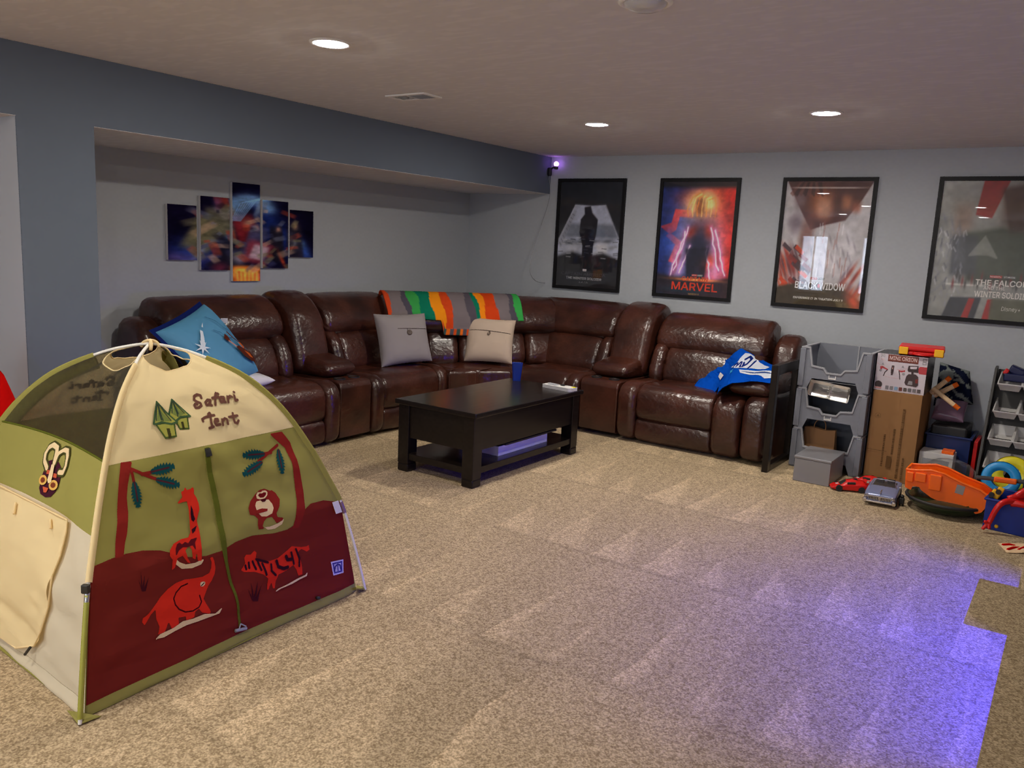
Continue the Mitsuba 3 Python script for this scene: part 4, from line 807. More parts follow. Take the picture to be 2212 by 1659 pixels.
lay = [(sbox(.001, .001, .333, .269), q_['w']), (PG([(.22, .80), (.82, .80), (.82, .985), (.22, .985)]), q_['br']), (centered(textpoly('MINI ORION', .026, True), .52 * .334, .90 * .27, .18), lin(206, 180, 176)), (PG([(.22, .80), (.82, .80), (.82, .825), (.22, .825)]), lin(92, 44, 36)),
       (centered(textpoly('20', .018, True), .115 * .334, .935 * .27), q_['gr']), (centered(textpoly('2.4', .009, True), .115 * .334, .84 * .27), q_['pk']),
       (PG([(.90, .80), (.975, .80), (.975, .965), (.90, .965)]).difference(PG([(.912, .82), (.962, .82), (.962, .94), (.912, .94)])), q_['gr']), (PG([(.912, .86), (.962, .86), (.962, .90), (.912, .90)]), q_['gr']), (PG([(.82, .66), (.86, .745), (.998, .745), (.998, .55), (.86, .55)]), q_['rd']),
       (PG([(.08, .64), (.13, .66), (.23, .60), (.25, .57), (.22, .565), (.13, .605), (.12, .56), (.09, .56)]), q_['rd']), (Point(*fx(.10, .535)).buffer(.009), q_['gr']), (stroke([fx(.235, .565), fx(.19, .50), fx(.17, .40)], .006), q_['dk']), (stroke([fx(.0, .73), fx(.25, .585)], .0015), q_['pk']),
       (PG([(.305, .55), (.312, .70), (.36, .70), (.36, .55), (.345, .44), (.315, .44)]), q_['dk']), (PG([(.325, .60), (.335, .68), (.345, .60)]), q_['pk']),
       (PG([(.45, .60), (.50, .585), (.58, .61), (.585, .57), (.50, .54)]), q_['rd']), (Point(*fx(.56, .50)).buffer(.009), q_['gr']), (stroke([fx(.465, .57), fx(.485, .48), fx(.50, .36)], .006), q_['dk']), (stroke([fx(.42, .60), fx(.68, .67)], .0015), q_['pk']), (stroke([fx(.17, .40), fx(.33, .37), fx(.48, .37)], .0012), q_['pk']),
       (star(.13 * .334, .71 * .27, .012, .004, 3, 1.57), q_['gr']), (star(.53 * .334, .69 * .27, .012, .004, 3, 1.57), q_['gr']),
       (PG([(.64, .74), (.83, .76), (.84, .58), (.79, .58), (.65, .58), (.63, .62)]), q_['dk']), (PG([(.67, .72), (.81, .735), (.80, .67), (.68, .66)]), q_['w']), (PG([(.71, .58), (.75, .58), (.755, .50), (.71, .50)]), q_['dk']), (PG([(.62, .46), (.66, .52), (.80, .53), (.85, .47), (.87, .25), (.83, .20), (.63, .22), (.60, .28)]), lin(66, 50, 50)), (PG([(.66, .24), (.76, .24), (.75, .34), (.68, .34)]), q_['gr']), (PG([(.80, .40), (.86, .42), (.855, .30), (.81, .30)]), lin(120, 44, 40)),
       (Point(*fx(.09, .16)).buffer(.025), q_['dk']), (Polygon([fx(.02, .09), fx(.16, .09), fx(.155, .05), fx(.03, .05)]), q_['pk'])]
for i, cc in enumerate([(120, 116, 122), (130, 126, 130), (130, 160, 190), (104, 52, 44), (88, 78, 72), (96, 92, 92), (116, 112, 114), (90, 80, 78)]): lay.append((PG([(.235 + .09 * i, .05), (.30 + .09 * i, .05), (.30 + .09 * i, .145), (.235 + .09 * i, .145)]), lin(*cc)))
m, c = decal(lay, lambda a, b, o: np.stack([4.358 + a, 0 * a - .70 - o, .656 + b], -1), None, .00012, .0006); add(k + '__front_print', m, 'carton_print', color=c)
k = thing('red_case', 'red plastic carrying case with yellow latches on top of the white toy carton', 'case')
RC = lambda m: rot(m, 7, (4.60, -.55, .95)).apply_translation((.015, .055, .002))
add(k + '__shell', RC(rbox(4.455, 4.745, -.735, -.45, .928, .956, .010)), 'red_plastic', 40); add(k + '__lid', RC(rbox(4.452, 4.748, -.738, -.447, .958, .990, .014)), 'red_plastic', 40)
for x in (4.456, 4.682): add(k + '__latch', RC(rbox(x, x + .060, -.752, -.73, .932, .985, .006)), 'yellow_plastic', 40)
add(k + '__handle', RC(tube(smoothline([(4.55, -.738, .945), (4.56, -.765, .942), (4.66, -.765, .942), (4.67, -.738, .945)], 16), .007, 8)), 'red_plastic', True)

# ------------------------------------------------------------------ toys against the wall
k = thing('blue_tote', 'dark blue plastic tote behind the cardboard carton', 'storage bin')
add(k + '__body', cat_([rbox(4.712, 5.0, -.43, -.42, 0, .345, .003, 2), rbox(4.712, 4.722, -.43, -.06, 0, .345, .003, 2), rbox(4.99, 5.0, -.43, -.06, 0, .345, .003, 2), rbox(4.712, 5.0, -.07, -.06, 0, .345, .003, 2), box(4.715, 4.997, -.42, -.065, .001, .012)]), 'tote_blue', 30)
add(k + '__rim', cat_([rbox(4.70, 5.012, -.442, -.42, .338, .352, .004, 2), rbox(4.70, 4.722, -.442, -.05, .338, .352, .004, 2), rbox(4.99, 5.012, -.442, -.05, .338, .352, .004, 2)]), 'tote_blue', 30)
solo('black_case', 'black toy case lying in the dark blue tote', 'case', rbox(4.728, 4.97, -.41, -.10, .27, .418, .02), 'black_plastic', 40)
f, b = pillow((4.715, -.36, .45), (4.93, -.36, .45), (4.93, -.20, .575), (4.715, -.20, .575), .10, 20, .04, 31, .02)
solo('plastic_toy_bag', 'crumpled violet plastic bag of toys on top of the blue tote', 'bag', cat_([f, b]), 'purple_film', True)
f, b = pillow((4.70, -.20, .52), (4.96, -.16, .56), (4.90, -.10, .80), (4.70, -.14, .85), .14, 40, .02, 33, .016)
pm = cat_([f, b]); vv = pm.vertices; s1 = meshkit.fbm(vv * [22, 9, 22], 3, 5); st = np.sin((vv[:, 0] * .8 + vv[:, 2]) * 70 + 9 * s1); mask = (st > .55) & (s1 > .45) | (np.hypot(vv[:, 0] - 4.76, (vv[:, 2] - .76) * 1.2) < .05)
solo('patterned_pillow', 'navy pillow with pale grey stripes leaning in the toy pile by the wall', 'pillow', pm, 'navy_fabric', True, color=np.where(mask[:, None], lin(120, 128, 126), lin(22, 27, 48)))
def sword(lab, a, b, r, tip):
    k = thing('foam_sword', lab, 'toy sword'); a, b = np.array(a, float), np.array(b, float); c = a + (b - a) * .82
    add(k + '__blade', tube([a, c], r, 12), 'cream_foam', 40); add(k + '__tip', tube([c, b], [r * 1.02, r * .95], 12), 'orange_foam', 40)
sword('cream foam sword with an orange tip, upper of the crossed pair', (4.70, -.43, .645), (4.812, -.43, .775), .018, 0); sword('cream foam sword with an orange tip, lower of the crossed pair', (4.72, -.38, .622), (4.862, -.38, .728), .018, 0)
sword('cream foam sword with an orange end pointing down to the right', (4.715, -.49, .69), (4.902, -.49, .565), .017, 0)
k = thing('small_white_box', 'small greyish white box in front of the blue tote', 'box')
add(k + '__carton', rbox(4.705, 4.925, -.63, -.45, .001, .245, .003, 2), 'white_plastic', 30); add(k + '__label', box(4.73, 4.90, -.6315, -.63, .15, .20), 'grey_light')
solo('orange_block', 'orange plastic block lying on the small white box', 'toy', rbox(4.842, 4.92, -.60, -.50, .246, .268, .004), 'orange_plastic', 30)
solo('dark_red_binder', 'dark red flat case standing right of the blue tote', 'case', rbox(5.018, 5.045, -.40, -.10, .001, .33, .004), 'red_plastic', 30)
k = thing('clear_dome', 'clear plastic dome behind the orange truck bed', 'lid')
add(k + '__shell', axes(lathe([(.17, 0), (.168, .03), (.155, .07), (.12, .105), (.07, .125), (.0001, .132)], n=36), [1, 0, 0], [0, .8, 0], [0, 0, 1], [4.93, -.82, .13]), 'pane_glass', True)
add(k + '__rim', axes(tube([(.17 * math.cos(a), .17 * math.sin(a), 0) for a in np.linspace(0, 2 * math.pi, 37)], .004, 6), [1, 0, 0], [0, .8, 0], [0, 0, 1], [4.93, -.82, .13]), 'white_plastic', True)
solo('toy_crate', 'dark crate under the clear dome in the toy pile', 'box', rbox(4.78, 5.08, -.95, -.68, .001, .125, .006), 'charcoal_plastic', 30)

# dark green saucer with the orange truck bed on it
k = thing('green_saucer', 'dark bottle green plastic saucer on the carpet under the orange truck bed', 'toy')
add(k + '__shell', lathe([(.0001, .0), (.12, .003), (.18, .018), (.222, .05), (.237, .078), (.230, .086), (.16, .094), (.0001, .099)], (4.975, -1.21, 0), 56), 'bottle_green', True)
add(k + '__rim', tube([(4.975 + .235 * math.cos(a), -1.21 + .235 * math.sin(a), .080) for a in np.linspace(0, 2 * math.pi, 61)], .011, 8), 'rubber', True)
k = thing('orange_truck_bed', 'bright orange plastic toy truck bed lying on the green saucer', 'toy truck')
S6 = lambda X, Y: (4.739 + (X - 92) / 6.14 * .00262, .248 - (Y - 491) / 6.14 * .00268)
side = Polygon([S6(*p) for p in [(95, 470), (240, 455), (430, 418), (600, 438), (850, 525), (1100, 585), (1200, 645), (1245, 690), (1200, 780), (1140, 890), (1080, 925), (1010, 890), (980, 830), (900, 860), (750, 868), (600, 850), (480, 815), (330, 730), (300, 690), (200, 690), (180, 755), (110, 730)]]).buffer(.004)
tb = lambda m, y: axes(m, [1, 0, 0], [0, 0, 1], [0, -1, 0], [0, y, .0])
add(k + '__near_side', tb(extrude(side, .012), -1.345), 'orange_plastic', 30); add(k + '__far_side', tb(extrude(side, .012), -1.16), 'orange_plastic', 30)
top = [S6(*p) for p in [(95, 470), (240, 455), (430, 418), (600, 438), (850, 525), (1100, 585), (1200, 645), (1245, 690)]]
und = [S6(*p) for p in [(110, 720), (300, 700), (480, 800), (750, 858), (980, 820), (1080, 915), (1200, 780), (1240, 692)]]
def skin(line, y0, y1, th): return sheet(np.array([[(x, y0, z) for x, z in line], [(x, y1, z) for x, z in line]]), th)
add(k + '__floor_pan', skin([(x, z + .006) for x, z in und], -1.355, -1.165, .008), 'orange_plastic')
add(k + '__rim', cat_([tube([(x, y, z) for x, z in top], .008, 8) for y in (-1.355, -1.168)] + [tube([(top[0][0], -1.355, top[0][1]), (top[0][0], -1.168, top[0][1])], .008, 8)]), 'orange_plastic', True)
for X0, X1, Y0, Y1 in ((105, 205, 490, 640), (225, 375, 480, 615), (425, 585, 470, 700)):
    a, b = S6(X0, Y1), S6(X1, Y0); add(k + '__facet', rbox(a[0], b[0], -1.375, -1.352, a[1], b[1], .006), 'orange_plastic', 30)
a, b = S6(780, 690), S6(890, 560); add(k + '__sticker', rot(box(a[0], b[0], -1.3585, -1.357, a[1], b[1]), 8, ((a[0] + b[0]) / 2, -1.358, (a[1] + b[1]) / 2), (0, 1, 0)), 'grey_linen')

# rings, blue bin, red stretchy figure, small toys
def ring(name, lab, c, R, r, mat, tilt, cat):
    m = lathe([(R - r, 0), (R - r * .5, .012), (R, .016), (R + r * .7, .010), (R + r, 0), (R, -.012), (R - r, 0)], n=48)
    solo(name, lab, cat, rot(m, tilt, (0, 0, 0), (1, 0, 0)).apply_translation(c), mat, True)
RZ = .03
ring('blue_ring', 'sky blue ring toy standing in the toy pile, in front of the yellow one', (5.245, -1.0, .225), .085, .030, 'cyan_plastic', 68, 'ring')
ring('yellow_ring', 'yellow ring toy standing behind the sky blue one', (5.295, -.84, .235), .085, .036, 'lime_plastic', 66, 'ring')
solo('toy_base_crate', 'dark crate at the back of the toy pile under the rings', 'box', rbox(5.14, 5.45, -1.0, -.62, .001, .115, .006), 'navy_plastic', 30)
k = thing('blue_bin', 'blue plastic bin at the right edge holding the red stretchy figure', 'storage bin')
bz = lambda x0, x1, y0, y1, z0, z1: rot(rbox(x0, x1, y0, y1, z0, z1, .006, 2), -6, (5.36, -1.3, 0))
add(k + '__body', cat_([bz(5.225, 5.50, -1.46, -1.448, 0, .185), bz(5.225, 5.237, -1.46, -1.14, 0, .185), bz(5.488, 5.50, -1.46, -1.14, 0, .185), bz(5.225, 5.50, -1.152, -1.14, 0, .185), bz(5.23, 5.495, -1.455, -1.145, .001, .012)]), 'blue_plastic', 30)
add(k + '__rim', cat_([bz(5.215, 5.51, -1.47, -1.448, .178, .194), bz(5.215, 5.237, -1.47, -1.13, .178, .194), bz(5.488, 5.51, -1.47, -1.13, .178, .194), bz(5.215, 5.51, -1.152, -1.13, .178, .194)]), 'blue_plastic', 30)
k = thing('red_stretchy_figure', 'red rubber toy with long limbs hanging over the rim of the blue bin', 'toy')
arms = [[(5.44, -1.38, .20), (5.35, -1.46, .205), (5.295, -1.505, .19), (5.262, -1.52, .12), (5.243, -1.53, .055)], [(5.46, -1.36, .22), (5.40, -1.42, .24), (5.32, -1.46, .215)], [(5.36, -1.44, .23), (5.42, -1.40, .285), (5.46, -1.36, .30)], [(5.34, -1.46, .19), (5.42, -1.47, .195), (5.48, -1.46, .18)]]
add(k + '__body', cat_([tube(smoothline(a, 20), np.linspace(.021, .015, 20), 10) for a in arms]), 'red_plastic', True)
add(k + '__hand', cat_([tube([(5.243, -1.53, .06), (5.228 + dx, -1.545, .02 + dz)], [.014, .009], 8) for dx, dz in ((-.006, .05), (-.01, .0), (.025, .01))]), 'red_plastic', True)
solo('yellow_bead', 'tiny yellow ball by the hand of the red rubber toy', 'ball', trimesh.creation.icosphere(2, .011).apply_translation((5.285, -1.50, .042)), 'yellow_plastic', True)
k = thing('yellow_digger', 'small yellow and black toy vehicle between the truck bed and blue bin', 'toy vehicle')
add(k + '__body', cat_([rot(rbox(5.225, 5.275, -1.42, -1.37, .19, .235, .008), 25, (5.25, -1.4, .21), (0, 1, 0)), rot(rbox(5.255, 5.29, -1.43, -1.385, .225, .262, .008), 20, (5.27, -1.4, .24), (0, 1, 0))]), 'yellow_plastic', 30)
for x, z in ((5.232, .212), (5.266, .238)): add(k + '__wheel', cyl((x, -1.445, z), (x, -1.415, z), .015, 16), 'rubber', 40)
k = thing('strap_toy', 'grey strap with an orange handle above the blue bin', 'toy')
add(k + '__strap', rot(rbox(5.12, 5.50, -1.24, -1.19, .262, .280, .005), -5, (5.3, -1.2, .27), (0, 1, 0)), 'charcoal_plastic', 30); add(k + '__handle', rot(rbox(5.222, 5.345, -1.268, -1.235, .258, .290, .008), -3, (5.28, -1.2, .27), (0, 1, 0)), 'orange_plastic', 30)
solo('navy_block', 'navy blue block toy at the back right of the toy pile', 'toy', cat_([rbox(5.37, 5.49, -1.0, -.90, .116, .27, .02), rbox(5.41, 5.46, -.97, -.92, .26, .31, .01)]), 'navy_plastic', 40)
solo('dark_red_tray', 'dull dark red box right of the yellow ring', 'box', rbox(5.42, 5.64, -.84, -.62, .116, .26, .01), 'red_vinyl', 30)
k = thing('toy_figure', 'tiny dark and gold toy figure between the silver car and green saucer', 'toy')
add(k + '__body', cat_([rbox(4.715, 4.745, -1.33, -1.30, .012, .055, .006), cyl((4.72, -1.315, .0), (4.722, -1.315, .02), .006, 8), cyl((4.74, -1.315, .0), (4.738, -1.315, .02), .006, 8), trimesh.creation.icosphere(2, .012).apply_translation((4.73, -1.315, .064))]), 'dark_interior', 30)
f_ = sheet(np.array([[(5.315, -1.717, .004), (5.371, -1.862, .004)], [(5.38, -1.665, .006), (5.42, -1.825, .004)], [(5.446, -1.61, .004), (5.47, -1.79, .012)], [(5.52, -1.56, .004), (5.54, -1.76, .004)]]), .003)
k = thing('toy_leaflet', 'creased cream and red printed leaflet lying on the carpet at the right edge', 'leaflet'); add(k + '__paper', f_, 'cream_foam', 40)
for i, (a, b) in enumerate([((5.34, -1.74), (5.40, -1.70)), ((5.37, -1.81), (5.42, -1.72)), ((5.42, -1.77), (5.47, -1.66)), ((5.47, -1.72), (5.52, -1.62))]): add(k + '__red_stripe', tube([(a[0], a[1], .0075), ((a[0] + b[0]) / 2, (a[1] + b[1]) / 2 + .012, .0085), (b[0], b[1], .0075)], [.007, .008, .005], 6), 'red_vinyl', True)

# ------------------------------------------------------------------ toy cars
def wheel(k, x, y, r, w, fx_): add(k + '__wheel', fx_(cat_([cyl((x, y - w / 2, r), (x, y + w / 2, r), r, 20), cyl((x, y - w / 2 - .001, r), (x, y + w / 2 + .001, r), r * .5, 12)])), 'rubber', 40)
def hull_car(stations):
    """body from cross sections: x, half width, z low, z shoulder, half width at roof, z top"""
    V = []; 
    for x, hw, zl, zs, hr, zt_ in stations:
        pr = [(-hw * .92, zl), (-hw, zl + .3 * (zs - zl)), (-hw, zs * .9 + zl * .1), (-hw * .95, zs), (-hr, zt_), (0, zt_ + .002), (hr, zt_), (hw * .95, zs), (hw, zs * .9 + zl * .1), (hw, zl + .3 * (zs - zl)), (hw * .92, zl)]
        V.append([(x, y, z) for y, z in pr])
    V = np.array(V); m, n = V.shape[:2]; I = np.arange(m * n).reshape(m, n); J = np.roll(I, -1, 1)
    F = np.vstack([np.stack([I[:-1], J[:-1], J[1:]], -1).reshape(-1, 3), np.stack([I[:-1], J[1:], I[1:]], -1).reshape(-1, 3)]); W = V.reshape(-1, 3)
    W = np.vstack([W, V[0].mean(0), V[-1].mean(0)]); F = np.vstack([F, np.stack([J[0], I[0], np.full(n, m * n)], 1), np.stack([I[-1], J[-1], np.full(n, m * n + 1)], 1)]); t = tm(W, F[:, ::-1])
    if t.volume < 0: t.faces = t.faces[:, ::-1]
    return t
def mover(ang, c):
    return lambda m: rot(m, ang, (0, 0, 0)).apply_translation(c)
def red_racer(lab, ang, c, s=1.0):
    k = thing('red_race_car', lab, 'toy car', None); mv_ = mover(ang, c); fx_ = lambda m: mv_(m.copy().apply_scale(s))
    add(k + '__body', fx_(hull_car([(-.125, .045, .022, .05, .035, .052), (-.11, .054, .016, .06, .040, .064), (-.06, .056, .014, .058, .036, .072), (-.02, .050, .012, .05, .034, .082), (.03, .050, .012, .046, .028, .072), (.06, .052, .012, .046, .026, .048), (.10, .050, .012, .038, .026, .038), (.125, .036, .014, .024, .02, .026)])), 'red_plastic', 35)
    add(k + '__windscreen', fx_(hull_car([(.026, .036, .056, .066, .026, .0745), (.066, .034, .044, .047, .025, .0495)])), 'dark_interior', 40)
    for sy in (-1, 1): add(k + '__side_window', fx_(hull_car([(-.035, .004, .060, .070, .003, .073), (.02, .004, .056, .066, .003, .069)]).apply_translation((0, sy * .043, 0))), 'dark_interior', 40)
    for x in (-.08, .075):
        for sy in (-1, 1): wheel(k, x, sy * .049, .023, .018, fx_)
    add(k + '__spoiler', fx_(cat_([rbox(-.128, -.10, -.05, .05, .080, .085, .002, 2), box(-.118, -.110, -.035, -.031, .055, .082), box(-.118, -.110, .031, .035, .055, .082)])), 'red_plastic', 30)
    add(k + '__badge', fx_(lathe([(.0001, .0), (.011, .0)], n=16).apply_translation((.085, 0, .0455)) if False else rbox(.07, .092, -.009, .009, .040, .0475, .002, 2)), 'white_plastic', 30)
red_racer('red toy race car in front of the silver box', 205, (4.368, -1.19, .0), .95)
red_racer('small red toy race car parked behind the other red one', 165, (4.445, -.955, 0), .9)
k = thing('silver_convertible', 'silver blue toy convertible with a chrome grille on the carpet', 'toy car'); ang = -86; mv2 = mover(ang, (4.603, -1.245, 0)); fx_ = lambda m: mv2(m.copy().apply_scale(1.13))
add(k + '__body', fx_(hull_car([(-.175, .070, .035, .066, .050, .07), (-.16, .082, .022, .08, .06, .084), (-.06, .085, .020, .082, .064, .085), (.04, .085, .020, .080, .066, .086), (.12, .085, .020, .076, .066, .080), (.165, .083, .022, .070, .062, .074), (.176, .076, .03, .058, .06, .062)])), 'car_blue', 35)
add(k + '__cabin', fx_(rbox(-.10, .03, -.062, .062, .078, .0885, .006)), 'dark_interior', 40)
for sy in (-.03, .03): add(k + '__seat', fx_(rbox(-.075, -.05, sy - .022, sy + .022, .086, .112, .007)), 'rubber', 40)
wsx = [(.035, .068, .087), (.012, .058, .122)]
add(k + '__windscreen', fx_(sheet(np.array([[(.036, -.066, .087), (.036, 0, .088), (.036, .066, .087)], [(.010, -.056, .120), (.012, 0, .123), (.010, .056, .120)]]), .0015)), 'pane_glass')
add(k + '__windscreen_frame', fx_(tube([(.036, -.068, .086), (.010, -.058, .121), (.012, 0, .1245), (.010, .058, .121), (.036, .068, .086)], .0028, 8)), 'chrome', True)
add(k + '__grille', fx_(cat_([box(.1765, .180, y - .0016, y + .0016, .037, .056) for y in np.linspace(-.056, .056, 15)] + [rbox(.172, .182, -.062, .062, .0555, .060, .001, 2), box(.1768, .182, -.004, .004, .034, .058)])), 'chrome'); add(k + '__grille_back', fx_(box(.1755, .1768, -.06, .06, .036, .057)), 'rubber')
add(k + '__bumper', fx_(cat_([rbox(.170, .190, -.078, .078, .020, .034, .006), rbox(.176, .194, -.088, -.066, .018, .046, .008), rbox(.176, .194, .066, .088, .018, .046, .008)])), 'chrome', 40)
for sy in (-1, 1): add(k + '__headlamp', fx_(lathe([(.0001, .008), (.008, .006), (.012, 0)], n=16).apply_transform(trimesh.transformations.rotation_matrix(math.pi / 2, (0, 1, 0))).apply_translation((.174, sy * .068, .054))), 'chrome', True)
add(k + '__hood_strip', fx_(rbox(.05, .178, -.003, .003, .078, .0835, .001, 2)), 'chrome', 30)
for x in (-.10, .11):
    for sy in (-1, 1): wheel(k, x, sy * .077, .027, .020, fx_)
add(k + '__mirror', fx_(cat_([rbox(.018, .03, sy * .088 - .008, sy * .088 + .008, .088, .10, .003) for sy in (-1, 1)])), 'chrome', 40)

# ------------------------------------------------------------------ toy organiser with slanted trays at the right edge
k = thing('toy_organizer', 'dark grey toy organizer with rows of slanted white trays by the wall', 'organizer')
sp = Polygon([(-.03, .845), (-.06, .86), (-.15, .845), (-.50, .12), (-.50, 0), (-.03, 0)]).buffer(-.008).buffer(.008)
for x in (5.062, 5.70): add(k + '__side_panel', sidew(extrude(sp, .016), x, 0, 0), 'charcoal_plastic', 30)
add(k + '__back_board', sheet(np.array([[(5.08, -.04, .835), (5.70, -.04, .835)], [(5.08, -.30, .03), (5.70, -.30, .03)]]), .006), 'charcoal_plastic')
for j in range(4):
    zc = .735 - .19 * j; yc = -.135 - .075 * j
    add(k + '__rail', box(5.078, 5.70, yc + .0, yc + .012, zc - .02, zc + .004), 'charcoal_plastic')
    for i in range(4):
        x0 = 5.105 + .153 * i; w = .147
        def tray():
            prof = [(.10, .085), (-.13, -.02)]
            o = [np.array([(x0, .11, .085), (x0 + w, .11, .085), (x0 + w, -.16, .02), (x0, -.16, .02)]), np.array([(x0 + .016, .09, .02), (x0 + w - .016, .09, .02), (x0 + w - .016, -.11, -.028), (x0 + .016, -.11, -.028)])]
            out = []
            T_, Bm = o[0] + [0, yc, zc], o[1] + [0, yc, zc]
            for a in range(4):
                b = (a + 1) % 4; out.append(sheet(np.array([[T_[a], T_[b]], [Bm[a], Bm[b]]]), .003))
            out.append(sheet(np.array([[Bm[0], Bm[1]], [Bm[3], Bm[2]]]), .003)); out.append(tube(list(T_) + [T_[0]], .006, 8))
            return cat_(out)
        add(k + '__tray', tray(), 'white_plastic', 30)
k = thing('blue_toy_block', 'navy and red toy piled in the top tray of the organizer', 'toy')
add(k + '__body', cat_([rbox(5.13, 5.30, -.25, -.12, .775, .83, .01), rot(rbox(5.155, 5.26, -.22, -.14, .82, .88, .015), 20, (5.2, -.18, .85), (0, 1, 0))]), 'navy_plastic', 40); add(k + '__red_piece', rot(rbox(5.125, 5.155, -.24, -.19, .82, .86, .008), 30, (5.14, -.2, .84), (0, 1, 0)), 'red_plastic', 40)
